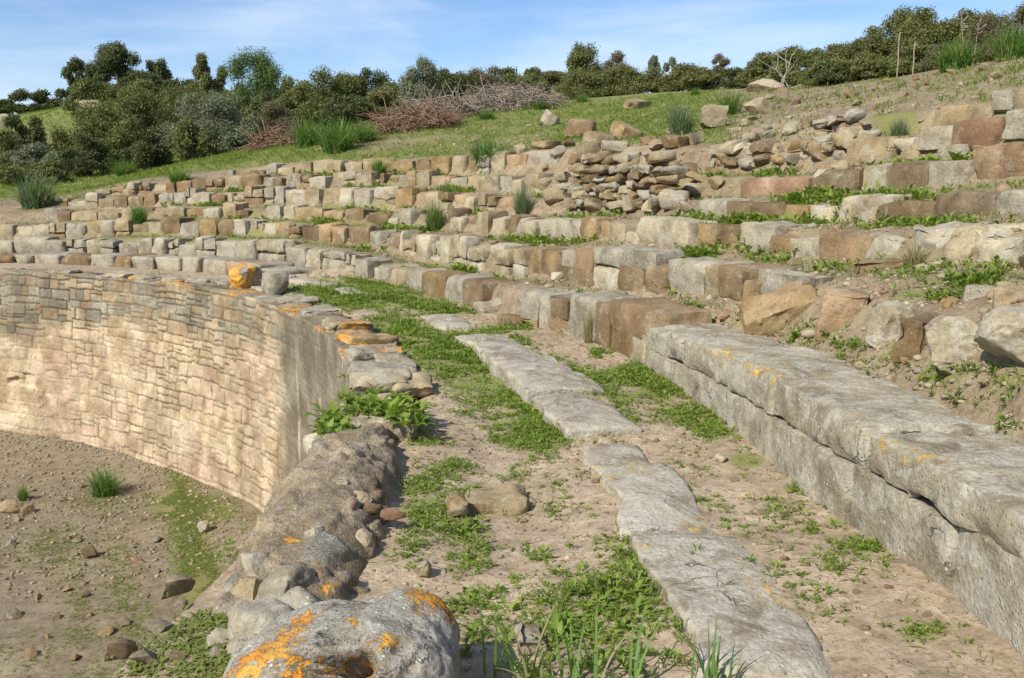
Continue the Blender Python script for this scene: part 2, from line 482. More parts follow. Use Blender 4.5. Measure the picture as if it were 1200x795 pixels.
def leaf_mat(name, c1, c2, trans=0.35, rough=0.55, dead=None, share=0.93):
    m, t, b, out = nt(name); g = G(t)
    tn = g.attr('tone')
    oi = g.n('ShaderNodeObjectInfo')
    c = g.mix(tn, c1, c2)
    if dead: c = g.mix(g.rng(tn, share, share + 0.02), c, dead)
    c = g.mix(g.math('MULTIPLY', oi.outputs['Random'], 0.35), c, g.mix(1.0, c, (0.75, 0.82, 0.8), 'MULTIPLY'))
    g.l(c, b.inputs['Base Color']); b.inputs['Roughness'].default_value = rough
    b.inputs['Specular IOR Level'].default_value = 0.25
    tr = g.n('ShaderNodeBsdfTranslucent'); g.l(g.mix(1.0, c, (1.1, 1.25, 0.6), 'MULTIPLY'), tr.inputs[0])
    mx = g.n('ShaderNodeMixShader'); mx.inputs[0].default_value = trans
    g.l(b.outputs[0], mx.inputs[1]); g.l(tr.outputs[0], mx.inputs[2]); g.l(mx.outputs[0], out.inputs[0])
    return m


L = {}
L['oak'] = leaf_mat('dark_oak_leaf', (0.070, 0.086, 0.028), (0.115, 0.128, 0.045), trans=0.25)
L['lentisk'] = leaf_mat('lentisk_leaf', (0.112, 0.130, 0.038), (0.180, 0.188, 0.062), trans=0.25)
L['olive'] = leaf_mat('olive_leaf', (0.145, 0.165, 0.095), (0.225, 0.240, 0.148), trans=0.25)
L['bright'] = leaf_mat('bright_leaf', (0.080, 0.130, 0.030), (0.160, 0.210, 0.065))
L['scrub'] = leaf_mat('brown_scrub_leaf', (0.130, 0.110, 0.062), (0.220, 0.185, 0.110))
L['hedge'] = leaf_mat('hedge_leaf', (0.130, 0.136, 0.044), (0.195, 0.192, 0.070), trans=0.25)
L['blade'] = leaf_mat('grass_blade', (0.085, 0.175, 0.030), (0.190, 0.310, 0.075), 0.4, 0.45, dead=(0.36, 0.31, 0.16), share=0.84)
L['blade_grey'] = leaf_mat('bluish_grass_blade', (0.105, 0.165, 0.085), (0.200, 0.265, 0.135), 0.35, 0.5, dead=(0.36, 0.32, 0.18), share=0.88)
L['blade_dry'] = leaf_mat('dry_grass_blade', (0.28, 0.24, 0.12), (0.40, 0.35, 0.19), 0.35)
L['weed'] = leaf_mat('weed_leaf', (0.120, 0.190, 0.024), (0.310, 0.370, 0.070), 0.4, 0.5, dead=(0.40, 0.27, 0.09), share=0.93)
L['sward'] = leaf_mat('sward_leaf', (0.090, 0.150, 0.020), (0.300, 0.355, 0.075), 0.4, dead=(0.40, 0.35, 0.17), share=0.86)
L['moss'] = leaf_mat('low_moss_leaf', (0.150, 0.185, 0.036), (0.275, 0.290, 0.080), 0.3)
L['flower'] = leaf_mat('white_petal', (0.62, 0.60, 0.58), (0.78, 0.77, 0.75), 0.25)


def bark_mat(name, c1, c2):
    m, t, b, _ = nt(name); g = G(t)
    tc = g.n('ShaderNodeTexCoord'); v = tc.outputs['Object']
    n = g.noise(v, 7, 6, 0.65); g.l(g.mix(g.rng(n, 0.35, 0.65), c1, c2), b.inputs['Base Color']); g.bump(b, n, 0.6, 0.03)
    return m


M['bark'] = bark_mat('grey_bark', (0.13, 0.10, 0.075), (0.22, 0.18, 0.14))
M['twig_red'] = bark_mat('reddish_twig', (0.20, 0.115, 0.075), (0.30, 0.19, 0.13))
M['twig_grey'] = bark_mat('grey_twig', (0.24, 0.19, 0.145), (0.36, 0.30, 0.24))
M['twig_dark'] = bark_mat('dark_twig', (0.10, 0.065, 0.045), (0.19, 0.13, 0.09))
M['deadwood'] = bark_mat('bleached_wood', (0.36, 0.32, 0.27), (0.48, 0.44, 0.38))

# ------------------------------------------------------------------ rock templates
_cube = {}


def cube_grid(nx, ny, nz):
    key = (nx, ny, nz)
    if key in _cube: return _cube[key]
    idx, V, Q = {}, [], []
    def vid(i, j, k):
        q = (i, j, k)
        if q not in idx: idx[q] = len(V); V.append((i / nx * 2 - 1, j / ny * 2 - 1, k / nz * 2 - 1))
        return idx[q]
    for i in range(nx):
        for j in range(ny):
            Q.append([vid(i, j, 0), vid(i, j + 1, 0), vid(i + 1, j + 1, 0), vid(i + 1, j, 0)])
            Q.append([vid(i, j, nz), vid(i + 1, j, nz), vid(i + 1, j + 1, nz), vid(i, j + 1, nz)])
    for i in range(nx):
        for k in range(nz):
            Q.append([vid(i, 0, k), vid(i + 1, 0, k), vid(i + 1, 0, k + 1), vid(i, 0, k + 1)])
            Q.append([vid(i, ny, k), vid(i, ny, k + 1), vid(i + 1, ny, k + 1), vid(i + 1, ny, k)])
    for j in range(ny):
        for k in range(nz):
            Q.append([vid(0, j, k), vid(0, j, k + 1), vid(0, j + 1, k + 1), vid(0, j + 1, k)])
            Q.append([vid(nx, j, k), vid(nx, j + 1, k), vid(nx, j + 1, k + 1), vid(nx, j, k + 1)])
    _cube[key] = (np.array(V, float), np.array(Q, np.int32))
    return _cube[key]


def block_geo(w, d, h, seed, cell=0.06, rnd=0.09, amp=0.02, cuts=4, skew=0.05, cutmax=0.25, nmax=30, wearf=1.0):
    """hewn block: x along the row, y into the hill, z up; base centre front at the origin"""
    rg = np.random.default_rng(seed)
    nx, ny, nz = (int(np.clip(round(s / cell), 5, nmax)) for s in (w, d, h))
    U, Q = cube_grid(nx, ny, nz)
    hd = np.array([w, d, h]) / 2
    P = U * hd
    rr = min(w, d, h) * rnd
    q = np.clip(P, -(hd - rr), hd - rr)
    dv = P - q; ln = np.linalg.norm(dv, axis=1, keepdims=True); N = dv / np.maximum(ln, 1e-6)
    P = q + N * rr
    o = rg.uniform(0, 100, 3)
    # worn, chipped arrises
    near = np.sort(hd - np.abs(P), axis=1)
    edge = np.exp(-(near[:, 1] / (0.035 + 0.12 * min(w, d, h))) ** 2)
    wear = np.maximum(fbm(P * 4.5 + o + 31, 3) + 0.22, 0)
    # irregular trimming
    P[:, 0] += skew * rg.uniform(-1, 1) * P[:, 2] + skew * rg.uniform(-1, 1) * P[:, 1]
    P[:, 2] += skew * rg.uniform(-1, 1) * P[:, 0] * min(1, h / w) + skew * rg.uniform(-.6, .6) * P[:, 1]
    P[:, 1] += skew * rg.uniform(-1, 1) * P[:, 0] + skew * rg.uniform(-.5, 1) * P[:, 2]
    for _ in range(cuts):
        s = np.sign(rg.uniform(-1, 1, 3)); n = s * rg.uniform(0.15, 1, 3); n[rg.integers(3)] *= 0.3; n /= np.linalg.norm(n)
        mx = np.abs(n) @ hd
        off = mx * (1 - rg.uniform(0.03, cutmax))
        dd = P @ n - off
        P -= np.maximum(dd, 0)[:, None] * n
    D = fbm(P * 3.0 + o, 2) * amp * 1.3 + fbm(P * 8 + o, 3) * amp * 1.1 + fbm(P * 22 + o, 2) * amp * 0.45
    lay = vnoise(np.c_[P[:, 0] * 1.5 + o[0], P[:, 1] * 1.5 + o[1], P[:, 2] * 16 + o[2] + vnoise(P * 3) * 1.2])
    D = D + lay * amp * 0.35
    P = P + N * (D - edge * wear * amp * 3.2 * wearf)[:, None]
    P += np.array([0, hd[1], hd[2]])
    return P, Q


_ico = {}


def ico(sub):
    if sub not in _ico:
        bm = bmesh.new(); bmesh.ops.create_icosphere(bm, subdivisions=sub, radius=1)
        bm.verts.ensure_lookup_table()
        _ico[sub] = (np.array([v.co[:] for v in bm.verts]), np.array([[v.index for v in f.verts] for f in bm.faces], np.int32)); bm.free()
    return _ico[sub]


def rock_geo(sx, sy, sz, seed, sub=4, cuts=13, amp=0.05, cutlo=0.5, cuthi=0.86):
    rg = np.random.default_rng(seed)
    V, T = ico(sub); P = np.sign(V) * np.abs(V) ** 0.8
    for _ in range(cuts):
        n = rg.normal(size=3); n /= np.linalg.norm(n); off = rg.uniform(cutlo, cuthi)
        dd = P @ n - off; P -= np.maximum(dd, 0)[:, None] * n
    o = rg.uniform(0, 100, 3)
    D = fbm(P * 1.6 + o, 2) * amp * 1.5 + fbm(P * 4.5 + o, 3) * amp * 1.2 + fbm(P * 13 + o, 2) * amp * 0.5
    lay = vnoise(np.c_[P[:, 0] * 1.2 + o[0], P[:, 1] * 1.2 + o[1], P[:, 2] * 7 + o[2] + vnoise(P * 2) * 1.0])
    P = P * (1 + D + lay * amp * 0.4)[:, None]
    return P * np.array([sx, sy, sz]) * 1.12, T


# ------------------------------------------------------------------ seating tiers
def mixmat(w, rg):
    ks = list(w); p = np.array([w[k] for k in ks], float); return M[ks[rg.choice(len(ks), p=p / p.sum())]]


_seed = [100]


def put_block(parent, k, th0, th1, z0, z1, depth, mat, seed=None, proud=0.0, cell=None, orange=None, tilt=0.0, **kw):
    th = (th0 + th1) / 2; r = float(rk(k, th)) - proud
    w = abs(th1 - th0) * math.pi / 180 * r
    # follow the real course of the row (it is not exactly a circle)
    ra, rb = float(rk(k, th0)), float(rk(k, th1))
    yaw = math.atan2(rb - ra, (th1 - th0) * math.pi / 180 * r)
    w *= math.sqrt(1 + math.tan(yaw) ** 2)
    _seed[0] += 1
    x, y = cart(r, th)
    dist = math.hypot(x, y)
    c = cell or float(np.clip(dist * 0.0042, 0.02, 0.065))
    P, Q = block_geo(max(w - 0.004, 0.05), depth, z1 - z0, seed or _seed[0], cell=c, **kw)
    at = {'orange': orange(P)} if orange is not None else None
    # local x along +theta tangent, local y radial outward
    rz = math.radians(th) - math.pi / 2 - yaw
    ca, sa = math.cos(rz), math.sin(rz)
    loc = np.array([x, y, z0]) - np.array(parent.location)
    # mirrored so that +x points to -theta: rotation only, geometry is random anyway
    return mesh('block', P, Q, mat, parent, loc, attrs=at, rot=(tilt * 0.3, tilt, rz), sharp=38)


def row(parent, k, tha, thb, wmin, wmax, mats, depth=(0.34, 0.5), split=0.0, seed=0, zlo=None, zhi=None, jit=0.042, gap=0.012, skip=None, **kw):
    kw = {**dict(amp=0.02, cuts=4, cutmax=0.2, skew=0.05), **kw}
    rg = np.random.default_rng(seed + 999)
    th = min(tha, thb); end = max(tha, thb)
    while th < end:
        r = float(rk(k, th)); w = rg.uniform(wmin, wmax) * (1.5 if rg.random() < 0.15 else 1)
        t1 = min(th + deg(w / r), end + 0.3)
        tm = (th + t1) / 2
        if (skip and any(a < tm < b for a, b in skip)) or rg.random() < gap:
            th = t1; continue
        zb = float(zbase(k, tm)) - 0.06 if zlo is None else float(zlo(tm)); zt = float(ztop(k, tm)) if zhi is None else float(zhi(tm))
        zt += rg.normal(0, jit)
        dp = rg.uniform(*depth); pr = rg.normal(0, 0.045)
        if zt - zb < 0.12: zt = zb + 0.14
        if split and rg.random() < split and zt - zb > 0.24:
            zs = zb + (zt - zb) * rg.uniform(0.4, 0.6)
            put_block(parent, k, th, t1, zb, zs, dp, mixmat(mats, rg), proud=pr, tilt=rg.normal(0, 0.01), **kw)
            if rg.random() < 0.5:
                tmid = th + (t1 - th) * rg.uniform(0.35, 0.65)
                put_block(parent, k, th, tmid, zs + 0.003, zt, dp, mixmat(mats, rg), proud=pr + rg.normal(0, 0.015), **kw)
                put_block(parent, k, tmid, t1, zs + 0.003, zt + rg.normal(0, jit), dp, mixmat(mats, rg), proud=pr, **kw)
            else:
                put_block(parent, k, th, t1, zs + 0.003, zt, dp, mixmat(mats, rg), proud=pr - 0.01, tilt=rg.normal(0, 0.015), **kw)
        else:
            put_block(parent, k, th, t1, zb, zt, dp, mixmat(mats, rg), proud=pr, tilt=rg.normal(0, 0.02), **kw)
        th = t1


def tier_root(k, label, th=None):
    th = th if th is not None else (ZT[k][0, 0] + ZT[k][-1, 0]) / 2
    x, y = cart(float(rk(k, th)), th)
    o = empty('stone_tier', (x, y, float(zbase(k, th))))
    return tag(o, label, 'stone tier', 'curved tiers of the amphitheatre')


def blk_px(parent, k, x0, x1, yt, yb, mat, depth=0.45, proud=0.0, **kw):
    ym = (yt + yb) / 2; f = lambda th: rk(k, th) - proud
    a = hit_r(x0, ym, f); b = hit_r(x1, ym, f); m = (x0 + x1) / 2
    zt = hit_r(m, yt, f)[2]; zb = hit_r(m, yb, f)[2]
    return put_block(parent, k, min(a[1], b[1]), max(a[1], b[1]), zb - 0.05, zt, depth, M[mat], proud=proud, **kw)


def front_orange(amount, y0=0.25):
    def f(P):
        zt = P[:, 2].max()
        a = np.where(P[:, 2] > zt - 0.08, np.exp(-np.maximum(P[:, 1] - 0.05, 0) / y0), 0)
        return a * amount * sstep(-0.25, 0.35, vnoise(P * 2.4 + P[0] * 50))
    return f


# --- tier 1
T1 = tier_root(1, 'lowest curved tier, big grey lichened blocks along the right edge of the passage', 5)
seg = lambda xs, k=1: [px_th(k, x) for x in xs]
crack = lambda th: float(zbase1(th)) + (float(ztop(1, th)) - float(zbase1(th))) * np.interp(th, [-12, -9, 0, 9], [0.62, 0.62, 0.5, 0.42])
lo = [-24, -18, -11.5] + sorted(seg([1120, 1000, 930, 865, 800, 757]))
hi = [-24, -17.5, -9.3] + sorted(seg([1066, 1014, 905, 840, 800, 780, 753]))
for i in range(len(lo) - 1):
    a, b = lo[i], lo[i + 1]; tm = (a + b) / 2
    put_block(T1, 1, a, b, float(zbase1(tm)) - 0.1, crack(tm) + 0.012, 0.55, M['seat'], cell=0.024, nmax=80, wearf=0.4, rnd=0.035, amp=0.008, cuts=1, skew=0.01, cutmax=0.05, proud=0.0)
for i in range(len(hi) - 1):
    a, b = hi[i], hi[i + 1]; tm = (a + b) / 2
    put_block(T1, 1, a, b, crack(tm) + 0.006, float(ztop(1, tm)), 0.7, M['seat'], cell=0.024, nmax=80, wearf=1.4, rnd=0.11, amp=0.013, cuts=3, skew=0.012, cutmax=0.07, proud=[0.0, -0.01, 0.01, 0.0, -0.02, 0.0, -0.01, 0.0, 0.0][i % 9], orange=front_orange(0.40, 0.5))
for x0, x1, yt, yb, m in [(712, 758, 358, 388, 'brown'), (713, 742, 379, 417, 'brown'), (737, 755, 389, 424, 'tan'), (696, 714, 355, 404, 'brown'), (663, 697, 347, 398, 'grey'), (643, 664, 350, 368, 'brown'), (643, 664, 369, 393, 'brown'), (629, 644, 344, 388, 'grey'), (608, 630, 342, 370, 'grey'), (608, 630, 371, 386, 'tan'),
                          (541, 563, 329, 362, 'brown'), (521, 541, 324, 356, 'grey'), (493, 521, 320, 349, 'brown'), (474, 493, 317, 343, 'grey'), (458, 474, 315, 337, 'tan'), (443, 458, 312, 333, 'grey')]:
    blk_px(T1, 1, x0, x1, yt, yb, m, 0.6, rnd=0.07, amp=0.014, skew=0.03, cutmax=0.14)
blk_px(T1, 1, 566, 588, 333, 356, 'tan', 0.4, proud=-0.3)
blk_px(T1, 1, 587, 608, 336, 358, 'brown', 0.4, proud=-0.22)
blk_px(T1, 1, 566, 608, 357, 378, 'grey', 0.4, proud=-0.15)
row(T1, 1, px_th(1, 443), 84, 0.3, 0.6, {'grey': 5, 'tan': 1, 'pale': 1}, split=0.35, seed=11)

# --- tier 2
T2 = tier_root(2, 'second curved tier up, mixed tan and brown blocks behind the weedy first ledge', 45)
for x0, x1, yt, yb, m, pr in [(780, 800, 307, 340, 'tan', 0), (777, 823, 305, 338, 'grey', 0.03), (822, 842, 310, 352, 'tan', 0), (842, 868, 313, 345, 'brown', 0), (868, 888, 325, 357, 'brown', 0), (889, 938, 319, 347, 'grey', -0.05), (723, 752, 310, 338, 'brown', 0), (752, 780, 311, 338, 'brown', 0), (693, 723, 313, 338, 'pale', 0), (693, 768, 292, 309, 'grey', -0.02), (647, 693, 313, 332, 'brown', 0.03), (655, 672, 293, 312, 'grey', 0), (633, 656, 293, 325, 'brown', 0), (670, 694, 293, 312, 'brown', -0.02), (617, 634, 290, 323, 'brown', 0)]:
    blk_px(T2, 2, x0, x1, yt, yb, m, 0.28 if x0 == 889 else 0.5, proud=pr, rnd=0.07, amp=0.016, skew=0.04)
row(T2, 2, px_th(2, 617), px_th(2, 470), 0.3, 0.5, {'pale': 3, 'grey': 2, 'tan': 2}, split=0.7, seed=21)
row(T2, 2, px_th(2, 470), 84, 0.3, 0.55, {'tan': 4, 'brown': 3, 'grey': 3, 'pale': 1}, split=0.12, seed=22)
row(T2, 2, -26, px_th(2, 1190) - 4.5, 0.5, 0.8, {'tan': 3, 'grey': 2, 'brown': 2}, seed=23)

# --- tier 3
T3 = tier_root(3, 'third curved tier up, upright pale, ochre and grey blocks with weeds along its foot', 40)
for x0, x1, yt, yb, m in [(705, 751, 272, 290, 'pale'), (750, 812, 257, 289, 'pale'), (812, 863, 262, 297, 'brown'), (864, 906, 262, 300, 'grey'), (888, 925, 274, 302, 'brown'), (924, 960, 279, 303, 'pale'), (958, 1016, 271, 310, 'brown'), (1006, 1052, 273, 306, 'grey'), (1050, 1108, 264, 303, 'grey'), (1104, 1132, 270, 312, 'tan'), (1128, 1170, 266, 312, 'pale'), (1148, 1210, 278, 315, 'pale')]:
    blk_px(T3, 3, x0, x1, yt, yb, m, 0.5, rnd=0.07, **(dict(amp=0.032, cuts=9, cutmax=0.36, skew=0.12, proud=random.uniform(-.08, .06)) if x0 > 1000 else dict(amp=0.018, skew=0.05)))
row(T3, 3, px_th(3, 735), px_th(3, 523), 0.26, 0.5, {'tan': 3, 'brown': 3, 'grey': 2, 'pale': 1}, split=0.2, seed=31)
row(T3, 3, px_th(3, 523), 80, 0.3, 0.6, {'tan': 4, 'brown': 3, 'grey': 2, 'pale': 1}, split=0.1, seed=32)
row(T3, 3, -16, px_th(3, 1208), 0.5, 0.8, {'pale': 3, 'grey': 2, 'brown': 2}, seed=33)

# --- tier 4
T4 = tier_root(4, 'fourth curved tier up, long grey and brown blocks above the upright ochre ones', 35)
for x0, x1, yt, yb, m in [(813, 851, 233, 259, 'grey'), (850, 914, 237, 258, 'brown'), (917, 946, 240, 260, 'brown'), (944, 972, 241, 263, 'pale'), (978, 1044, 228, 266, 'pale'), (1024, 1092, 237, 268, 'brown'), (1092, 1164, 226, 263, 'brown'), (1166, 1215, 224, 252, 'grey')]:
    blk_px(T4, 4, x0, x1, yt, yb, m, 0.5, rnd=0.07, amp=0.014, skew=0.03)
row(T4, 4, px_th(4, 600), px_th(4, 75), 0.28, 0.6, {'tan': 4, 'brown': 3, 'grey': 2, 'pale': 2}, split=0.25, seed=41)
row(T4, 4, -13, px_th(4, 1215), 0.5, 0.9, {'grey': 3, 'brown': 2}, seed=43)

# --- tier 5
T5 = tier_root(5, 'fifth curved tier up, reddish and brown blocks below the rubble wall', 30)
for x0, x1, yt, yb, m in [(867, 951, 208, 230, 'red'), (950, 1006, 199, 228, 'brown'), (1004, 1038, 192, 225, 'pale'), (1034, 1086, 189, 226, 'brown'), (1084, 1134, 189, 225, 'grey'), (1133, 1215, 168, 213, 'brown')]:
    blk_px(T5, 5, x0, x1, yt, yb, m, 0.55, rnd=0.07, amp=0.014, skew=0.03)
row(T5, 5, px_th(5, 632), px_th(5, 115), 0.28, 0.6, {'tan': 4, 'brown': 4, 'grey': 2}, split=0.2, seed=51)
row(T5, 5, -12, px_th(5, 1215), 0.5, 0.9, {'grey': 3, 'brown': 2}, seed=53)

# --- tier 6 and 7
T6 = tier_root(6, 'sixth curved tier up, broken tan blocks bordering the grassy slope', 25)
for x0, x1, yt, yb, m in [(993, 1054, 160, 190, 'tan'), (1053, 1077, 170, 190, 'tan'), (1075, 1115, 148, 171, 'pale'), (1113, 1173, 139, 170, 'red'), (1094, 1135, 168, 188, 'grey'), (1173, 1215, 127, 158, 'grey')]:
    blk_px(T6, 6, x0, x1, yt, yb, m, 0.5, rnd=0.07, amp=0.014, skew=0.03)
row(T6, 6, px_th(6, 650), px_th(6, 270), 0.28, 0.6, {'tan': 4, 'brown': 3, 'grey': 2}, split=0.2, seed=61, gap=0.12, jit=0.06)
row(T6, 6, -11, px_th(6, 1215), 0.5, 0.9, {'grey': 3, 'brown': 2}, seed=63)
T7 = tier_root(7, 'short topmost row of squared blocks at the right end of the ruin', 8)
for x0, x1, yt, yb, m in [(1087, 1161, 122, 148, 'tan'), (1162, 1188, 105, 126, 'grey'), (1187, 1215, 102, 124, 'tan')]:
    blk_px(T7, 7, x0, x1, yt, yb, m, 0.5, rnd=0.07, amp=0.014, skew=0.03)
row(T7, 7, -10, px_th(7, 1215), 0.5, 0.9, {'tan': 3, 'grey': 2}, seed=73)

# --- low step behind the wall, far left (tier 0)
Z0 = [(p[0], p[1]) for p in [(-60, 300), (0, 299), (67, 298), (133, 300), (233, 303), (300, 311), (330, 318)]]
R0 = 14.35
z0c = np.array(sorted([(h[1], h[2]) for h in (hit_r(px, py, lambda th: np.full_like(th, R0)) for px, py in Z0) if h]))
S0 = empty('stone_step', (*cart(R0, 58), 0.0)); tag(S0, 'low grey stone step between the arena wall and the lowest tier, far left', 'stone step')
rg = np.random.default_rng(5); th = float(z0c[0, 0]); i = 0
while th < 84:
    w = rg.uniform(0.35, 0.8); t1 = th + deg(w / R0); tm = (th + t1) / 2
    zt = float(np.interp(tm, z0c[:, 0], z0c[:, 1])) + rg.normal(0, 0.012)
    x, y = cart(R0, tm)
    P, Q = block_geo(w - 0.005, 0.75, max(zt + 0.08, 0.12), 700 + i, cell=0.07, rnd=0.07, amp=0.018, cuts=2)
    mesh('block', P, Q, M['brown' if rg.random() < 0.22 else 'grey'], S0, np.array([x, y, -0.08]) - np.array(S0.location), rot=(0, 0, rad(tm) - math.pi / 2))
    th = t1; i += 1

# ------------------------------------------------------------------ kerb slabs down the middle of the passage
KB = empty('paved_kerb', (*cart(14.5, 4), 0.0)); tag(KB, 'line of worn pale grey paving slabs running along the middle of the earth passage', 'paved kerb')
KIN = np.array([(-30, 15.1), (-9.7, 14.83), (-4.1, 14.57), (1.4, 14.42), (5.4, 14.22), (10, 14.12), (16.6, 14.04), (30, 14.15), (50, 14.0)])
KOUT = np.array([(-30, 15.7), (-9.9, 15.33), (-3.5, 15.0), (-0.9, 14.82), (7.7, 14.78), (15, 14.62), (30, 14.5), (50, 14.3)])


def kerb_slab(a, b, z, seed, t=0.2, mat='kerb', inset=0.0, og=0.25):
    tm = (a + b) / 2
    ri = float(np.interp(tm, KIN[:, 0], KIN[:, 1])) + inset; ro = float(np.interp(tm, KOUT[:, 0], KOUT[:, 1]))
    w = rad(b - a) * (ri + ro) / 2
    P, Q = block_geo(w - 0.01, ro - ri, t, seed, cell=0.026, nmax=110, rnd=0.06, amp=0.010, cuts=4, skew=0.015, cutmax=0.14)
    P[:, 2] -= 0.09 * P[:, 1] * sstep(0.1, 0.6, P[:, 1]) + 0.008 * vnoise(P * 3 + seed)
    P[:, 1] -= P[:, 0] ** 2 / (2 * ri)
    # wavy worn inner edge
    P[:, 1] += 0.06 * vnoise(np.c_[P[:, 0] * 3 + seed, P[:, 0] * 0, P[:, 0] * 0]) * sstep(0.3, 0.0, P[:, 1])
    yaw = math.atan2(float(np.interp(b, KIN[:, 0], KIN[:, 1]) - np.interp(a, KIN[:, 0], KIN[:, 1])), w)
    x, y = cart(ri, tm)
    g0 = float(ground(*cart((ri + ro) / 2, tm))[0])
    og_a = og * sstep(-0.15, 0.45, vnoise(P * 2.2 + seed))
    mesh('slab', P, Q, M[mat], KB, np.array([x, y, g0 + z - t]) - np.array(KB.location), rot=(0.02, 0.01, rad(tm) - math.pi / 2 - yaw), attrs={'orange': og_a})


for i, (a, b, z) in enumerate([(-27, -21.5, 0.05), (-21.4, -15.5, 0.05), (-15.4, -10.6, 0.04), (-10.56, -5.6, 0.036), (-5.56, -1.2, 0.04), (-0.9, 0.8, 0.03), (1.5, 5.7, 0.06), (5.75, 8.6, 0.085), (8.65, 11.9, 0.09), (11.95, 17.2, 0.09), (20, 24, 0.04), (33, 37, 0.05), (38, 42.5, 0.06), (43, 47.5, 0.08)]):
    kerb_slab(a, b, z, 300 + i, og=0.36 if a < -1 else 0.12)

# ------------------------------------------------------------------ the arena wall
RW = 12.8
CREST = np.array([(-32, -0.35), (-1, -0.32), (1.0, -0.2), (2.0, -0.05), (4, 0.0), (30, 0.0), (45, 0.02), (60, -0.02), (75, 0.0), (95, 0.0)])


def build_wall():
    ds = 0.017
    th = np.arange(-14, 88, deg(ds / RW))
    prof_z = np.arange(-3.35, -0.02, 0.017)
    nzf = len(prof_z)
    back = np.array([0.0, 0.03, 0.07, 0.12, 0.18, 0.25, 0.33, 0.42, 0.5, 0.56])
    TT, J = np.meshgrid(th, np.arange(nzf + len(back)), indexing='ij')
    crest = np.interp(TT, CREST[:, 0], CREST[:, 1])
    S = np.radians(TT) * RW
    zf = np.concatenate([prof_z, np.zeros(len(back))])[None, :] * np.ones_like(TT)
    face = J < nzf
    Zs = np.where(face, -3.35 + (zf + 3.35) / (3.33) * (crest + 3.35 - 0.03), crest)
    Bk = np.where(face, 0.0, np.concatenate([np.zeros(nzf), back])[None, :])
    batter = -0.10 * (Zs / -3.1) * sstep(25, 50, TT) * 3.2
    batter = np.where(TT < 28, -0.03 * Zs / -3.1, batter)
    # masonry pattern: jittered cells, regular in the upper courses, wild lower down
    wob = np.c_[S.ravel(), Zs.ravel(), Bk.ravel()]
    low = sstep(-0.7, -1.3, Zs)
    w1 = fbm(wob * np.array([0.9, 1.5, 1]) + 4, 2).reshape(S.shape)
    cw, ch = 0.25, 0.155
    w2 = fbm(wob * 4.5 + 40, 3, 0.6).reshape(S.shape); w3 = fbm(wob * 4.5 + 140, 3, 0.6).reshape(S.shape)
    gs = (S + Bk * 0.3 + w2 * 0.10) / cw; gv = (Zs - Bk + w3 * 0.09 + w1 * 0.06) / ch
    fj = np.floor(gv).astype(int)
    D1 = np.full(S.shape, 9.0); D2 = D1.copy(); ID = np.zeros(S.shape, int)
    jit = 0.30 + 0.55 * low
    for dj in (-1, 0, 1):
        jj = fj + dj
        sh = _hash(jj, jj * 0 + 3, jj * 0 + 8) * 0.5
        fi = np.floor(gs - sh).astype(int)
        for di in (-2, -1, 0, 1, 2):
            ii = fi + di
            h1 = _hash(ii, jj, ii * 0 + 1); h2 = _hash(ii, jj, ii * 0 + 2); h3 = _hash(ii, jj, ii * 0 + 4)
            cx = ii + 0.5 + sh + h1 * 0.5 * jit; cy = jj + 0.5 + h2 * 0.5 * jit * 0.9
            dx = np.abs(gs - cx) * cw; dy = np.abs(gv - cy) * ch * 1.45
            d = (dx ** 4 + dy ** 4) ** 0.25 * (1 - 0.35 * h3)
            new = d < D1
            D2 = np.where(new, D1, np.minimum(D2, d)); D1 = np.where(new, d, D1)
            ID = np.where(new, (ii + 500) * 1000 + (jj + 500), ID)
    rgw = np.random.default_rng(3)
    seg = np.floor((S + w2 * 0.08) / 0.85 + 0.35 * _hash(np.floor(Zs / 0.5 + 0.2 * w3).astype(int), 3, 4)).astype(int)
    hop = _hash(seg, np.floor(Zs / 0.5 + 0.2 * w3).astype(int), seg * 0 + 6)
    v = Zs - Bk + hop * 0.05 + w3 * (0.02 + 0.018 * low) + w1 * 0.03; sx = S + Bk * 0.2 + w2 * (0.03 + 0.03 * low)
    edges = [0.8]
    while edges[-1] > -3.9: edges.append(edges[-1] - (rgw.uniform(0.14, 0.24) if edges[-1] > -0.9 else rgw.uniform(0.15, 0.31)))
    edges = np.array(edges[::-1]) + 0.0
    rix = np.clip(np.searchsorted(edges, v) - 1, 0, len(edges) - 2)
    dz = np.minimum(v - edges[rix], edges[rix + 1] - v); DR = np.full(S.shape, 1.0); IR = np.zeros(S.shape, int)
    for q in range(len(edges) - 1):
        mk = rix == q; xs = [-6.0]
        while xs[-1] < 24: xs.append(xs[-1] + rgw.uniform(0.15, 0.5))
        if not mk.any(): continue
        xs = np.array(xs); sv = sx[mk]; k = np.clip(np.searchsorted(xs, sv) - 1, 0, len(xs) - 2)
        dd = np.minimum(sv - xs[k], xs[k + 1] - sv)
        hsh = _hash(k, k * 0 + q, k * 0 + 3); mid = edges[q] + (edges[q + 1] - edges[q]) * (0.5 + 0.2 * _hash(k, k * 0 + q, k * 0 + 7)); spl = hsh > 0.1
        dm = np.abs(v[mk] - mid); DR[mk] = np.where(spl, np.minimum(np.minimum(dd, dz[mk]), dm), np.minimum(dd, dz[mk])); IR[mk] = 7000000 + q * 2000 + k * 2 + (spl & (v[mk] > mid))
    lowm = Zs < -99.0
    ID = np.where(lowm, ID, IR)
    stone = sstep(0.002, 0.02, DR)
    rnd = _hash(ID, ID * 0 + 5, ID * 0 + 9); rnd2 = _hash(ID, ID * 0 + 15, ID * 0 + 2); rnd3 = _hash(ID, ID * 0 + 33, ID * 0 + 1)
    fill = 0.5 + 0.5 * fbm(wob * 0.9 + 60, 3).reshape(S.shape)          # how far the joints are filled with mortar
    deep = np.clip(1.25 - fill * 1.1 * (0.35 + 0.5 * low), 0.15, 1)
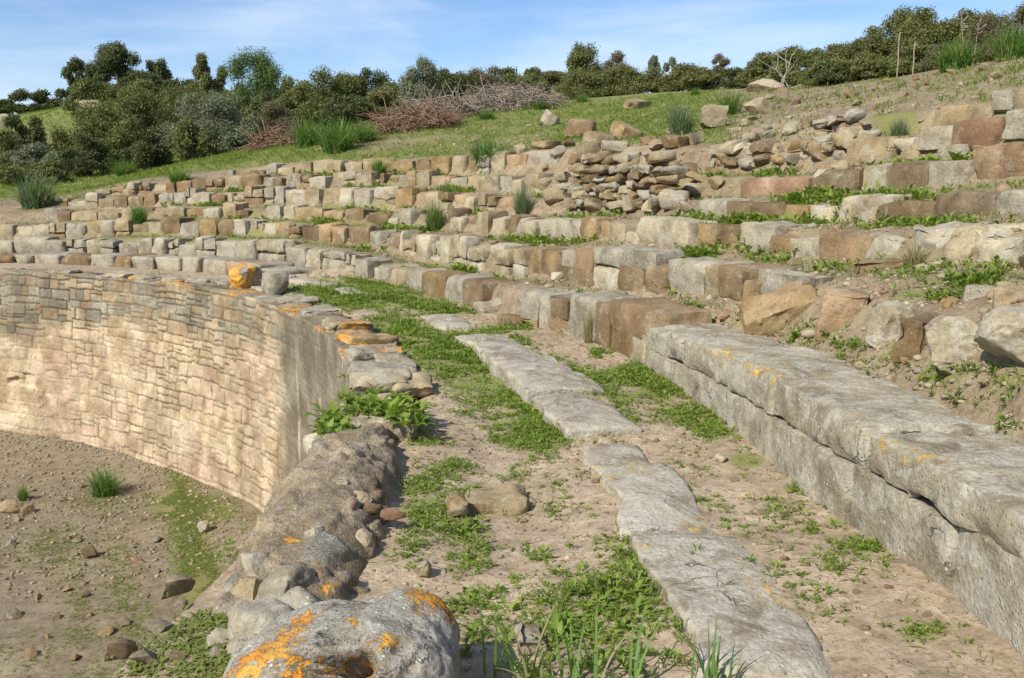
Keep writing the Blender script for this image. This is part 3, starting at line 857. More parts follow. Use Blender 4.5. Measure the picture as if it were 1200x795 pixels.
    D = (stone - 1) * 0.024 * deep + stone * rnd2 * 0.009 + fbm(wob * 10, 3).reshape(S.shape) * 0.009 + fbm(wob * 22, 2).reshape(S.shape) * 0.009 + fbm(wob * 0.8 + 7, 2).reshape(S.shape) * 0.02
    near = sstep(33, 29, TT)                                            # plastered, stained stretch nearer the camera
    D = D * (1 - 0.75 * near) + near * fbm(wob * np.array([5, 1.2, 1]) + 3, 3).reshape(S.shape) * 0.012
    # holes where stones fell out
    hole = sstep(0.93, 0.97, rnd3) * stone * low
    D -= hole * 0.07
    R = RW + batter + Bk - np.where(face, D, 0)
    Zo = Zs + np.where(face, 0, D * 0.8 + fbm(wob * 3.3 + 20, 3).reshape(S.shape) * 0.03)
    Zo = np.where(J == nzf + len(back) - 1, Zo - 0.35, Zo)
    X, Y = cart(R, TT)
    # colours of the stones
    def C(c): return np.array(c)[None, None, :]
    cream = C((0.52, 0.415, 0.285)); pink = C((0.47, 0.335, 0.255)); ochre = C((0.44, 0.335, 0.20)); grey = C((0.31, 0.28, 0.22)); dgrey = C((0.235, 0.21, 0.165)); brn = C((0.31, 0.24, 0.155)); mort = C((0.54, 0.45, 0.335))
    t = (rnd * 0.5 + 0.5)[..., None]
    lowc = np.where(t < 0.5, cream, np.where(t < 0.68, ochre, np.where(t < 0.83, pink, C((0.50, 0.40, 0.28)))))
    upc = np.where(t < 0.45, grey, np.where(t < 0.62, dgrey, np.where(t < 0.80, brn, C((0.38, 0.31, 0.21)))))
    pat = fbm(wob * 0.8 + 31, 3).reshape(S.shape)
    up = sstep(-1.15, -0.75, Zs + pat * 0.45 - 0.25 * sstep(60, 40, TT) * 1.0)[..., None]
    lowc = lowc * 0.6 + cream * 0.4
    col = lowc * (1 - up) + upc * up
    mj = ((1 - stone) * (0.35 + 0.5 * fill))[..., None]
    col = col * (1 - mj) + (mort * (1 - up * 0.62)) * mj
    crk = ((1 - stone) * sstep(0.62, 0.40, fill))[..., None]
    thin = (sstep(0.011, 0.003, DR) * sstep(0.66, 0.42, fill))[..., None]
    col = col * (1 - crk * 0.35) * (1 - thin * 0.6)
    smear = (sstep(-0.08, 0.3, fbm(wob * 1.7 + 90, 5, 0.65).reshape(S.shape)) * 0.6)[..., None] * (1 - up)
    col = col * (1 - smear) + mort * smear
    pk = (sstep(0.15, 0.5, fbm(wob * 1.3 + 190, 3).reshape(S.shape)) * 0.5)[..., None] * (1 - up)
    col = col * (1 - pk) + pink * pk
    streak = fbm(wob * np.array([4.5, 0.6, 1]) + 11, 4, 0.65).reshape(S.shape)
    st = (sstep(-0.5, 0.3, streak) * near)[..., None]
    gcol = grey * (0.95 + 0.3 * streak[..., None]) + 0.0
    col = col * (1 - near[..., None] * 0.78) + (gcol * 0.86) * near[..., None] * 0.78
    col = col * (1 - st * 0.6) + dgrey * 0.85 * st * 0.6
    pl = (sstep(0.2, 0.5, fbm(wob * np.array([5, 0.8, 1]) + 211, 3).reshape(S.shape)) * near * 0.6)[..., None]
    col = col * (1 - pl) + C((0.50, 0.42, 0.29)) * pl
    col = col * (1 + 0.26 * fbm(wob * 5 + 70, 4, 0.65).reshape(S.shape))[..., None]
    og = 0.45 * np.exp(np.minimum(Zs, 0) / 0.07) * sstep(0.0, 0.4, fbm(wob * 1.2 + 55, 2).reshape(S.shape) + 0.35 * np.exp(-((TT - 50) / 6) ** 2) + 0.25 * np.exp(-((TT - 22) / 10) ** 2) - 0.15)
    n0, n1 = S.shape
    idx = np.arange(n0 * n1).reshape(n0, n1)
    Q = np.c_[idx[:-1, :-1].ravel(), idx[:-1, 1:].ravel(), idx[1:, 1:].ravel(), idx[1:, :-1].ravel()]
    V = np.c_[X.ravel(), Y.ravel(), Zo.ravel()]
    org = np.array([*cart(RW, 35), ARENA])
    o = mesh('arena_wall', V - org, Q, M['wall'], None, org, attrs={'tone': np.clip(col, 0.02, 0.8).reshape(-1, 3), 'orange': og.ravel()})
    return tag(o, 'tall curved rubble wall of cream and grey stones dropping to the arena floor', 'stone wall')


WALL = build_wall()


def crest_stone(px, py, w, d, h, mat, seed, og=0.0, sink=0.04, rz=0.0):
    p = hit_ground(px, py)
    d0 = ray(px, py); t = (0.02 - H) / d0[2]; p = np.array([d0[0] * t, d0[1] * t, 0.0])
    r, th = polar(p[0], p[1]); r = max(r, 12.84); p = np.array([*cart(r, th), 0.0])
    P, Q = block_geo(w, d, h, seed, cell=0.035, rnd=0.1, amp=0.025, cuts=7, skew=0.08, cutmax=0.3)
    mesh('coping_stone', P, Q, M[mat], WALL, p + np.array([0, 0, -sink]) - np.array(WALL.location), rot=(random.uniform(-.05, .05), random.uniform(-.05, .05), rad(th) - math.pi / 2 + rz), attrs={'orange': og * sstep(-0.2, 0.3, vnoise(P * 3 + seed))})


for i, (px, py, w, d, h, m, og) in enumerate([
    (325, 352, 0.55, 0.5, 0.09, 'grey', 0.35), (352, 368, 0.5, 0.5, 0.12, 'grey', 0.5), (372, 384, 0.5, 0.55, 0.12, 'tan', 0.62), (395, 398, 0.5, 0.6, 0.12, 'tan', 0.68), (400, 415, 0.55, 0.55, 0.1, 'grey', 0.55), (398, 436, 0.5, 0.55, 0.1, 'grey', 0.2), (402, 452, 0.42, 0.5, 0.12, 'pale', 0.3), (440, 425, 0.5, 0.35, 0.09, 'grey', 0.3), (455, 450, 0.45, 0.35, 0.1, 'tan', 0.25), (420, 470, 0.4, 0.4, 0.08, 'tan', 0.3),
    (300, 340, 0.5, 0.5, 0.10, 'grey', 0.45), (100, 326, 0.6, 0.5, 0.08, 'grey', 0.2), (145, 327, 0.5, 0.4, 0.08, 'tan', 0.5), (190, 330, 0.5, 0.5, 0.1, 'grey', 0.66), (225, 331, 0.5, 0.5, 0.1, 'grey', 0.7), (252, 333, 0.45, 0.45, 0.10, 'grey', 0.4), (40, 321, 0.6, 0.4, 0.08, 'grey', 0.1)]):
    crest_stone(px, py, w, d, h, m, 900 + i, og * 0.75)

# ------------------------------------------------------------------ ruined wall core (lumpy mound) in front of the wall
def build_core():
    nu, nv = 190, 110
    rgc = np.random.default_rng(12)
    U, V2 = np.meshgrid(np.linspace(0, 1, nu), np.linspace(0, 1, nv), indexing='ij')
    # centre line and section from the photograph's silhouettes: Y, x left, x right, top z
    Yc = np.array([2.75, 3.1, 3.5, 4.2, 4.8, 5.4, 6.0, 6.35]); xl = np.array([-1.30, -1.28, -1.27, -1.30, -1.30, -1.26, -1.20, -1.12]); xr = np.array([-0.75, -0.62, -0.56, -0.58, -0.60, -0.62, -0.72, -0.9]); zt = np.array([-0.1, -0.03, 0.03, 0.12, 0.15, 0.14, 0.08, -0.1])
    y = Yc[0] + U * (Yc[-1] - Yc[0])
    L_, R_, T_ = np.interp(y, Yc, xl), np.interp(y, Yc, xr), np.interp(y, Yc, zt)
    a = math.pi * (1.12 - 1.24 * V2)                    # section angle: left flank to right flank
    ca, sa = np.cos(a), np.sin(a)
    se = lambda c: np.sign(c) * np.abs(c) ** 0.75
    x = (L_ + R_) / 2 + (R_ - L_) / 2 * se(ca)
    z = -0.42 + (T_ + 0.42) * np.where(sa > 0, np.abs(sa) ** 0.7, sa * 2.2)
    left = sstep(0.25, 0.0, V2)
    z -= left * 0.8; x += left * 0.05
    endf = np.minimum(sstep(0, 0.08, U), sstep(1, 0.93, U))
    z = z * endf + (1 - endf) * (z - 0.25)
    P = np.c_[x.ravel(), y.ravel(), z.ravel()]
    # normals
    g = P.reshape(nu, nv, 3)
    N = np.cross(np.gradient(g, axis=0), np.gradient(g, axis=1)); N /= np.maximum(np.linalg.norm(N, axis=2, keepdims=True), 1e-9)
    if N[nu // 2, nv // 2, 2] < 0: N = -N
    N = N.reshape(-1, 3)
    # cobbles set in mortar
    seeds = P[rgc.choice(len(P), 620, replace=False)] + rgc.normal(0, 0.02, (620, 3))
    Dm = np.empty((len(P), 2)); I1 = np.empty(len(P), int)
    sz = rgc.uniform(0.6, 1.5, 620)
    for s0 in range(0, len(P), 4000):
        d = np.linalg.norm((P[s0:s0 + 4000, None] - seeds[None]) * np.array([1, 0.8, 1]), axis=2) / sz
        o = np.argpartition(d, 1, axis=1)[:, :2]; dd = np.take_along_axis(d, o, 1)
        sw = dd[:, 0] > dd[:, 1]; o[sw] = o[sw][:, ::-1]; dd[sw] = dd[sw][:, ::-1]
        Dm[s0:s0 + 4000] = dd; I1[s0:s0 + 4000] = o[:, 0]
    edge = Dm[:, 1] - Dm[:, 0]
    rr = rgc.random(620)[I1]
    em = sstep(0, 0.045, edge)
    mort = rr < 0.42                                      # many cells are plain mortar
    D = np.where(mort, fbm(P * 9, 3) * 0.02 - 0.008, em * (0.008 + 0.03 * rgc.random(620)[I1]) + fbm(P * 14, 3) * 0.012) + fbm(P * 3.1 + 5, 3) * 0.035 + fbm(P * 30, 2) * 0.006
    P = P + N * D[:, None]
    pal = np.array([(0.35, 0.29, 0.21), (0.30, 0.265, 0.20), (0.39, 0.32, 0.225), (0.24, 0.195, 0.145), (0.33, 0.235, 0.17), (0.27, 0.255, 0.22), (0.42, 0.34, 0.235), (0.30, 0.255, 0.195)])
    col = pal[(rgc.random(620) * 8).astype(int)][I1]
    col = np.where((mort | (em < 0.5))[:, None], np.array([(0.325, 0.27, 0.195)]), col)
    col *= (1 + 0.2 * fbm(P * 6 + 3, 3))[:, None]
    og = np.zeros(len(P))
    for c in [(342, 633), (300, 660), (385, 690)]:
        d0 = ray(*c); k = np.argmin(np.linalg.norm(np.cross(P - np.array([0, 0, H]), d0 / np.linalg.norm(d0)), axis=1) + np.where(N @ (np.array([0, 0, H]) - P.mean(0)) < 0, 9, 0))
        og = np.maximum(og, 0.75 * np.exp(-(np.linalg.norm(P - P[k], axis=1) / 0.05) ** 2))
    global CORE_P, CORE_N
    CORE_P, CORE_N = P, N
    idx = np.arange(nu * nv).reshape(nu, nv)
    Q = np.c_[idx[:-1, :-1].ravel(), idx[1:, :-1].ravel(), idx[1:, 1:].ravel(), idx[:-1, 1:].ravel()]
    org = np.array([-0.95, 4.3, -0.4])
    o = mesh('ruined_wall', P - org, Q, M['core'], None, org, attrs={'tone': np.clip(col, 0.03, 0.8), 'orange': og})
    return tag(o, 'rounded lumpy stump of mortared rubble wall behind the orange lichened boulder', 'ruined wall')


CORE = build_core()
# facing stones still standing on its left flank
for i, (px, py, zz, sx, sy, sz, m) in enumerate([(330, 655, -0.12, 0.13, 0.15, 0.13, 'tan'), (335, 690, -0.16, 0.17, 0.13, 0.14, 'tan'), (300, 725, -0.25, 0.17, 0.13, 0.11, 'tan'), (358, 592, 0.05, 0.06, 0.07, 0.05, 'grey'), (380, 520, -0.03, 0.13, 0.10, 0.13, 'pale'), (435, 595, 0.06, 0.05, 0.045, 0.03, 'brown'), (462, 603, 0.03, 0.025, 0.06, 0.03, 'red'), ]):
    d0 = ray(px, py); t = (zz - H) / d0[2]
    if px < 345 and sx > 0.085: sx, sy, sz, zz = sx * 1.2, sy * 1.2, sz * 1.2, zz + 0.05
    P, T = rock_geo(sx, sy, sz, 1200 + i, sub=4, cuts=7, amp=0.06)
    mesh('facing_stone', P, T, M[m], CORE, np.array([d0[0] * t, d0[1] * t, zz]) - np.array(CORE.location), rot=(random.uniform(-.3, .3), random.uniform(-.3, .3), random.uniform(0, 3)))


for i, (px, py, sx, sz, m) in enumerate([(300, 648, 0.10, 0.09, 'grey'), (283, 688, 0.11, 0.11, 'tan'), (328, 672, 0.13, 0.11, 'grey'), (345, 708, 0.15, 0.12, 'grey'), (300, 722, 0.15, 0.12, 'grey'), (262, 742, 0.12, 0.09, 'grey'), (365, 615, 0.06, 0.035, 'grey'), (430, 580, 0.06, 0.03, 'tan'), (398, 560, 0.05, 0.03, 'pale'), (440, 625, 0.05, 0.04, 'tan')]):
    d0 = ray(px, py); d0 /= np.linalg.norm(d0); q = CORE_P - np.array([0, 0, H]); dd = np.linalg.norm(np.cross(q, d0), axis=1)
    k = np.argmin(np.where(dd < 0.03, q @ d0, 99)) if (dd < 0.03).any() else np.argmin(dd)
    P, T = rock_geo(sx, sx * 0.9, sz, 1300 + i, sub=4, cuts=9, amp=0.08, cutlo=0.6)
    mesh('facing_stone', P, T, M[m], CORE, CORE_P[k] - CORE_N[k] * sz * 0.7 - np.array(CORE.location), rot=(random.uniform(-.2, .2), random.uniform(-.2, .2), random.uniform(0, 3)), sharp=45)


# ------------------------------------------------------------------ the lichened boulder in front
def build_boulder():
    V, T = ico(6)
    P = V.copy()
    # squarish lump: superellipsoid
    e = 0.5
    P = np.sign(P) * np.abs(P) ** e
    P *= (1.0 / np.maximum(np.linalg.norm(np.abs(P) ** 3.2, ord=1, axis=1)[:, None] ** (1 / 3.2), 1e-6)) ** 0.6
    P *= np.array([0.36, 0.30, 0.27])
    P[:, 2] += 0.05 * P[:, 0] / 0.36 * (P[:, 2] > 0) * 0.5
    # the shoulder falls away at the left
    P[:, 2] -= sstep(-0.05, -0.36, P[:, 0]) * 0.06 * sstep(-0.1, 0.2, P[:, 2])
    P[:, 0] = np.where(P[:, 0] < 0, P[:, 0] * 1.12, P[:, 0])
    P[:, 0] *= 1 + 0.1 * sstep(0.1, -0.2, P[:, 2])
    N = V
    P = P + N * (fbm(P * 5 + 2, 3) * 0.035 + fbm(P * 16 + 8, 3) * 0.016 - np.maximum(vnoise(P * 22 + 4), 0) ** 2 * 0.022)[:, None]
    loc = np.array([-0.515, 2.70, 0.02])
    W = P + loc
    cam = np.array([0, 0, H])
    q = W - cam
    dep = q[:, 1] * math.cos(PITCH) - q[:, 2] * math.sin(PITCH)
    pxx = 600 + F * q[:, 0] / dep; pyy = 397.5 - F * (q[:, 1] * math.sin(PITCH) + q[:, 2] * math.cos(PITCH)) / dep
    facing = np.einsum('ij,ij->i', N, -q) > 0
    def surf(px, py):
        return W[np.argmin(np.hypot(pxx - px, pyy - py) + np.where(facing, 0, 1e4) + 20 * dep)]
    for px, py, rr, dp in [(410, 735, 0.042, 0.17), (424, 776, 0.045, 0.16), (432, 690, 0.03, 0.02), (470, 760, 0.03, 0.02)]:
        c = surf(px, py); d = np.linalg.norm(W - c, axis=1)
        push = sstep(rr * 1.35, rr * 0.55, d) * dp
        nn = V[np.argmin(d)] * 0.75 + np.array([0.05, 0.45, -0.25]) * -0.6
        P = P - nn[None] * push[:, None]
    og = np.zeros(len(P))
    for px, py, rr, s in [(300, 765, 0.085, 0.8), (335, 745, 0.06, 0.75), (355, 725, 0.05, 0.66), (285, 785, 0.05, 0.7), (345, 775, 0.045, 0.66), (380, 715, 0.02, 0.7), (410, 702, 0.014, 0.7), (397, 707, 0.02, 0.6), (450, 750, 0.04, 0.6), (425, 775, 0.03, 0.75), (500, 697, 0.055, 0.8), (522, 703, 0.05, 0.85), (490, 720, 0.02, 0.65), (470, 735, 0.02, 0.55), (413, 722, 0.012, 0.7), (390, 788, 0.03, 0.6), (348, 785, 0.03, 0.7)]:
        c = surf(px, py); d = np.linalg.norm(W - c, axis=1)
        og = np.maximum(og, s * 0.85 * np.exp(-(d / (rr * 1.5)) ** 2 * 0.7))
    o = mesh('boulder', P, T, M['boulder'], None, loc, attrs={'orange': og})
    return tag(o, 'large pitted grey boulder splashed with orange lichen at the near end of the wall', 'boulder')


build_boulder()


# ------------------------------------------------------------------ single stones with a look of their own
def stone_px(name, px, py, sx, sy, sz, mat, label, seed, rot=(0, 0, 0), sink=0.35, og=0.0, cat='stone', blocky=False, z=None, group=None, sub=4, amp=0.05, cuts=None):
    p = hit_ground(px, py)
    if p is None: return None
    if z is not None:
        d0 = ray(px, py); t = (z - H) / d0[2]; p = np.array([d0[0] * t, d0[1] * t, z])
    dv = p[:2] / np.linalg.norm(p[:2]); p = p.copy(); p[:2] += dv * sy * 0.6
    if z is None: p[2] = float(ground(p[0], p[1])[0])
    if blocky:
        P, T = block_geo(sx * 2, sy * 2, sz * 2, seed, cell=max(0.025, p[1] * 0.005), rnd=0.07, amp=0.022, cuts=6 if cuts is None else cuts, skew=0.1, cutmax=0.28)
        P -= np.array([0, sy, sz])
    else:
        P, T = rock_geo(sx, sy, sz, seed, sub=sub, amp=amp, cuts=13 if cuts is None else cuts)
    o = mesh(name, P, T, M[mat], None, p + np.array([0, 0, sz * (1 - sink)]), rot=rot, sharp=38, attrs={'orange': og * sstep(-0.3, 0.3, vnoise(P * 6 + seed))} if og else None)
    return tag(o, label, cat, group)


stone_px('boulder', 290, 340, 0.25, 0.2, 0.2, 'grey', 'boulder covered in bright orange lichen on the corner of the arena wall', 41, og=0.66, cat='boulder', z=0.0, sink=0.25, cuts=7, amp=0.13)
stone_px('stone_block', 322, 343, 0.16, 0.18, 0.16, 'grey', 'small upright grey block just right of the bright orange boulder on the wall', 42, blocky=True, z=0.02, cat='stone block', sink=0.1, rot=(0, 0, 0.5))
stone_px('stone', 849, 377, 0.09, 0.06, 0.05, 'red', 'small salmon red stone lying left of the tilted ochre slab', 44, sink=0.25)
def boulder_px(name, x0, x1, yt, yb, off, dep, mat, label, seed, cat, blocky=False, rot=(0, 0, 0), k=2, cuts=9):
    """a stone standing on the foot of tier k whose front fills the box"""
    f = lambda th: rk(k, th) + off
    xm = (x0 + x1) / 2; a = hit_r(xm, yb, f); b = hit_r(xm, yt, f)
    x, y = cart(a[0], a[1]); D = y
    w = (x1 - x0) * D / F; h = b[2] - a[2]
    az = math.atan2(y, x)                                  # away from the camera
    c = np.array([x + math.cos(az) * dep * 0.45, y + math.sin(az) * dep * 0.45, a[2] + h / 2 - 0.03])
    if blocky:
        P, T = block_geo(w, dep, h + 0.07, seed, cell=0.022, nmax=34, rnd=0.08, amp=0.02, cuts=cuts, skew=0.08, cutmax=0.24); P -= np.array([0, dep / 2, (h + 0.07) / 2])
    else:
        P, T = rock_geo(1, 1, 1, seed, sub=5, cuts=cuts, amp=0.06, cutlo=0.6, cuthi=0.95)
        P = (P - (P.max(0) + P.min(0)) / 2) / (P.max(0) - P.min(0)) * np.array([w * 1.08, dep, h + 0.09])
    return tag(mesh(name, P, T, M[mat], None, c, rot=(rot[0], rot[1], rot[2] + az - math.pi / 2), sharp=38), label, cat)


boulder_px('fallen_slab', 870, 962, 346, 388, -0.1, 0.36, 'ochre', 'tilted ochre brown slab leaning on the weedy ledge', 43, 'fallen slab', True, rot=(0.5, -0.42, 0.1), cuts=2)
boulder_px('boulder', 962, 1020, 344, 390, 0.02, 0.4, 'brown', 'squarish brown boulder right of the tilted ochre slab', 45, 'boulder', True, rot=(0, 0, -0.1), cuts=3)
boulder_px('boulder', 1016, 1072, 359, 406, -0.02, 0.4, 'pale', 'rounded cream boulder with a grey stain between brown rocks', 46, 'boulder', cuts=7)
boulder_px('boulder', 1062, 1098, 373, 420, -0.02, 0.36, 'brown', 'narrow dark brown rock wedged between two pale boulders', 47, 'boulder', True, rot=(0, 0.12, -0.4))
boulder_px('boulder', 1083, 1155, 377, 430, -0.10, 0.42, 'pale', 'pale tan boulder above the clump of weeds on the first ledge', 48, 'boulder', cuts=8)
boulder_px('boulder', 1146, 1216, 368, 418, -0.12, 0.45, 'pale', 'big layered pale rock overhanging at the right edge of the first ledge', 49, 'boulder', rot=(0, 0.16, 0), cuts=6)
boulder_px('stone_block', 1128, 1170, 338, 372, 0.5, 0.3, 'grey', 'grey block half sunk in weeds above the layered overhanging rock', 50, 'stone block', True, cuts=3)
boulder_px('stone_block', 1167, 1214, 340, 374, 0.48, 0.3, 'tan', 'yellowish block beside the half sunk grey block at the right edge', 51, 'stone block', True, cuts=3)
boulder_px('fallen_slab', 1000, 1072, 305, 326, -0.2, 0.2, 'brown', 'flat brown slab lying in front of the dry grass on the second ledge', 52, 'fallen slab', True, k=3, cuts=3)
boulder_px('stone', 940, 968, 335, 352, 0.25, 0.2, 'pale', 'small pale stone behind the upper end of the tilted ochre slab', 1052, 'stone', k=2)
boulder_px('stone', 1072, 1100, 330, 345, 0.6, 0.2, 'tan', 'flat tan stone in the weeds above the narrow dark brown rock', 1053, 'stone', k=2)
boulder_px('stone', 1100, 1126, 352, 368, 0.3, 0.2, 'tan', 'little tan stone left of the half sunk grey block', 1054, 'stone', k=2)
stone_px('fallen_slab', 580, 366, 0.24, 0.14, 0.08, 'grey', 'flat grey slab fallen beside the dark end of the lowest tier', 53, blocky=True, cat='fallen slab', rot=(0.15, -0.12, 0.3))
stone_px('stone', 598, 383, 0.14, 0.12, 0.07, 'brown', 'low rusty brown stone under the flat grey fallen slab', 54, blocky=True)
stone_px('stone', 656, 330, 0.1, 0.08, 0.08, 'pale', 'small white stone at the foot of the brown second tier blocks', 55)
stone_px('stone', 497, 678, 0.042, 0.04, 0.038, 'tan', 'fist sized tan stone with rough skin behind the lichened boulder', 56)
stone_px('stone', 711, 552, 0.035, 0.03, 0.022, 'pale', 'smooth flat pale pebble beside the grey paving slab', 57)
stone_px('stone', 843, 543, 0.04, 0.035, 0.035, 'pale', 'pale angular stone lying between the kerb slabs and the big grey tier', 58)
stone_px('stone', 535, 605, 0.05, 0.13, 0.05, 'tan', 'narrow ochre stone set on edge in the passage weeds', 59, og=0.6, blocky=True, sink=0.5, rot=(0, 0, 0.15))
stone_px('fallen_slab', 580, 600, 0.17, 0.14, 0.05, 'tan', 'flat beige slab sunk level with the passage soil', 60, blocky=True, sink=0.75, cat='flat slab')
stone_px('stone_block', 450, 515, 0.22, 0.14, 0.1, 'pale', 'pale stone block bedded in weeds on top of the wall', 61, og=0.3, blocky=True, sink=0.5, cat='stone block')
stone_px('stone', 425, 497, 0.17, 0.10, 0.08, 'tan', 'brownish flat stone ringed by bright green leaves', 62, blocky=True, sink=0.4)
stone_px('fallen_slab', 620, 765, 0.07, 0.12, 0.05, 'kerb', 'grey slab with an orange patch at the bottom among the leaves', 63, blocky=True, sink=0.6, og=0.3, cat='flat slab')
stone_px('stone', 12, 600, 0.24, 0.16, 0.09, 'tan', 'flat tan stone on the arena floor at the left edge', 64, sink=0.35)
stone_px('stone', 30, 604, 0.13, 0.12, 0.07, 'brown', 'smaller brown stone touching the flat tan one on the arena floor', 65, sink=0.35)
stone_px('stone', 240, 625, 0.09, 0.08, 0.08, 'grey', 'grey stone in the green patch at the foot of the arena wall', 66, sink=0.3)
stone_px('stone', 105, 655, 0.13, 0.11, 0.08, 'brown', 'rusty brown stone in the middle of the arena floor', 67, sink=0.3)
stone_px('stone_block', 836, 150, 0.22, 0.2, 0.2, 'tan', 'square tan block standing alone on the slope above the rubble', 70, blocky=True, cat='stone block', sink=0.1)
stone_px('stone', 891, 134, 0.35, 0.25, 0.22, 'tan', 'larger tan rock on the bare slope beside the lone square block', 71, sink=0.4)
stone_px('stone', 643, 148, 0.28, 0.2, 0.28, 'grey', 'pointed grey rock standing on the green slope', 72, sink=0.3)
stone_px('stone_block', 680, 160, 0.32, 0.25, 0.2, 'brown', 'brown block on the upper edge of the rubble below the green slope', 73, blocky=True, cat='stone block', sink=0.2)
stone_px('stone', 748, 128, 0.45, 0.3, 0.16, 'tan', 'flat pale rock on the bare path near the hedge', 74, sink=0.5)
stone_px('stone', 897, 107, 0.55, 0.3, 0.2, 'pale', 'flat whitish rock under the bleached dead branches', 75, sink=0.4)

# rocks on the far hill
for i, (px, py, sx, lab) in enumerate([(104, 117, 0.95, 'pale rock heap below the three dark oaks'), (172, 110, 0.95, 'low grey rock outcrop right of the dark oaks'), (335, 106, 0.8, 'small pale outcrop behind the bright green tree')]):
    p = at_depth(px, py, 57); p[2] = float(ground(p[0], p[1])[0]); top = at_depth(px, py - 14, 57)[2]
    P, T = rock_geo(sx * 0.85, 0.7, 0.5, 1500 + i, sub=4, cuts=9, amp=0.17)
    tag(mesh('rock_outcrop', P, T, M['tan'], None, p + np.array([0, 0, 0.45])), lab, 'rock')
p = at_depth(3, 129, 60); p[2] = float(ground(p[0], p[1])[0])
P, T = rock_geo(0.7, 0.6, 0.6, 1600, sub=3); tag(mesh('rock_outcrop', P, T, M['grey'], None, p + np.array([0, 0, 0.2])), 'grey rock on the meadow at the far left edge', 'rock')


# ------------------------------------------------------------------ rubble walls (dry stone, many stones)
def rubble(label, pts, mats, seed, rows, size, depth_k, cat='rubble wall'):
    """pts: list of (px0,px1,ytop,ybase) boxes on the row k; stones fill them"""
    rg = np.random.default_rng(seed)
    px0, px1, yt, yb = pts[0][:4]; c = hit_r((px0 + px1) / 2, yb, lambda th: rk(depth_k, th))
    org = np.array([*cart(c[0], c[1]), c[2]])
    root = tag(empty('rubble_wall', org), label, cat)
    n = 0
    for (x0, x1, yt, yb, kk, h) in [(*q, depth_k, size) if len(q) == 4 else q for q in pts]:
        rf = (lambda th, kk=kk: r1(th) + kk) if isinstance(kk, float) else (lambda th, kk=kk: rk(kk, th))
        a = hit_r(x0, (yt + yb) / 2, rf); b = hit_r(x1, (yt + yb) / 2, rf)
        zt = hit_r((x0 + x1) / 2, yt, rf)[2]; zb = hit_r((x0 + x1) / 2, yb, rf)[2]
        z = zb - 0.06
        while z < zt - 0.05:
            hh = h * rg.uniform(0.7, 1.2); th = min(a[1], b[1])
            while th < max(a[1], b[1]):
                w = h * rg.uniform(1.0, 2.6); r = float(rf(np.array(th))); t1 = th + deg(w / r)
                _seed[0] += 1
                P, Q = block_geo(w, rg.uniform(0.3, 0.45), hh * rg.uniform(0.85, 1.05), _seed[0], cell=0.06, rnd=0.12, amp=0.025, cuts=8, skew=0.14, cutmax=0.38)
                x, y = cart(r - rg.normal(0, 0.05) + 0.12 * (z - zb), (th + t1) / 2)
                if n < 98:
                    mesh('stone', P, Q, mixmat(mats, rg), root, np.array([x, y, z + rg.normal(0, 0.02)]) - org, rot=(rg.normal(0, .08), rg.normal(0, .08), rad((th + t1) / 2) - math.pi / 2 + rg.normal(0, .12)), sharp=38)
                n += 1
                th = t1
            z += hh
    return root


MX = {'tan': 4, 'brown': 3, 'grey': 2, 'pale': 1}
rubble('collapsed rubble wall of small dark stacked stones, left of the middle', [(668, 770, 184, 240)], {'brown': 3, 'grey': 3, 'tan': 3}, 81, 4, 0.15, 4)
rubble('ragged dry stone wall of flat tan stones below the bare slope', [(835, 985, 166, 206)], MX, 82, 4, 0.17, 6)
rubble('stub of small dark stones standing upright at the end of the dry stone wall', [(958, 992, 136, 178, 4.9, 0.13)], {'grey': 3, 'tan': 2, 'brown': 1}, 83, 4, 0.13, 6)
# loose tumbled stones between the walls
loose = [(640, 175, .34), (668, 172, .3), (700, 170, .34), (735, 165, .42), (655, 190, .28), (690, 192, .36), (720, 185, .3), (770, 180, .3), (790, 175, .25), (812, 170, .25), (640, 205, .22), (660, 215, .25), (635, 222, .28), (655, 228, .3), (780, 200, .25), (800, 208, .32), (820, 215, .22), (775, 225, .42), (745, 246, .28), (765, 250, .3), (790, 245, .28), (815, 232, .2), (840, 224, .26), (805, 250, .22), (850, 190, .22), (865, 182, .2), (880, 168, .2), (900, 162, .22), (925, 158, .25), (945, 150, .22), (960, 192, .25), (985, 205, .22), (970, 215, .2), (1000, 178, .3), (1020, 175, .25), (650, 240, .3), (675, 246, .25), (698, 250, .25), (1050, 182, .2), (1065, 184, .2), (820, 160, .16), (805, 150, .14), (790, 160, .2), (758, 168, .22), (860, 156, .16), (875, 148, .14), (1025, 195, .18), (610, 180, .2), (585, 186, .22), (560, 190, .2)]
for i, (px, py, s) in enumerate(loose):
    rg = np.random.default_rng(2000 + i)
    s *= 0.74
    stone_px('loose_stone', px, py, s * rg.uniform(.7, 1.15), s * rg.uniform(.5, .9), s * rg.uniform(.35, .62), ['tan', 'brown', 'tan', 'tan', 'pale', 'tan', 'grey'][i % 7], 'loose stone tumbled among the rubble between the upper tiers', 2100 + i, rot=(rg.normal(0, .2), rg.normal(0, .2), rg.uniform(0, 3)), sink=0.4, blocky=(i % 3 != 1), group='stones tumbled between the upper tiers', sub=3, cat='stone')

# ------------------------------------------------------------------ ground sheets
def grid_mesh(name, X, Y, Z, mat, green, flip=False):
    n0, n1 = X.shape; idx = np.arange(n0 * n1).reshape(n0, n1)
    Q = np.c_[idx[:-1, :-1].ravel(), idx[:-1, 1:].ravel(), idx[1:, 1:].ravel(), idx[1:, :-1].ravel()][:, ::-1]
    o = mesh(name, np.c_[X.ravel(), Y.ravel(), Z.ravel()], Q, mat, attrs={'green': green.ravel()})
    o['kind'] = 'structure'
    return o


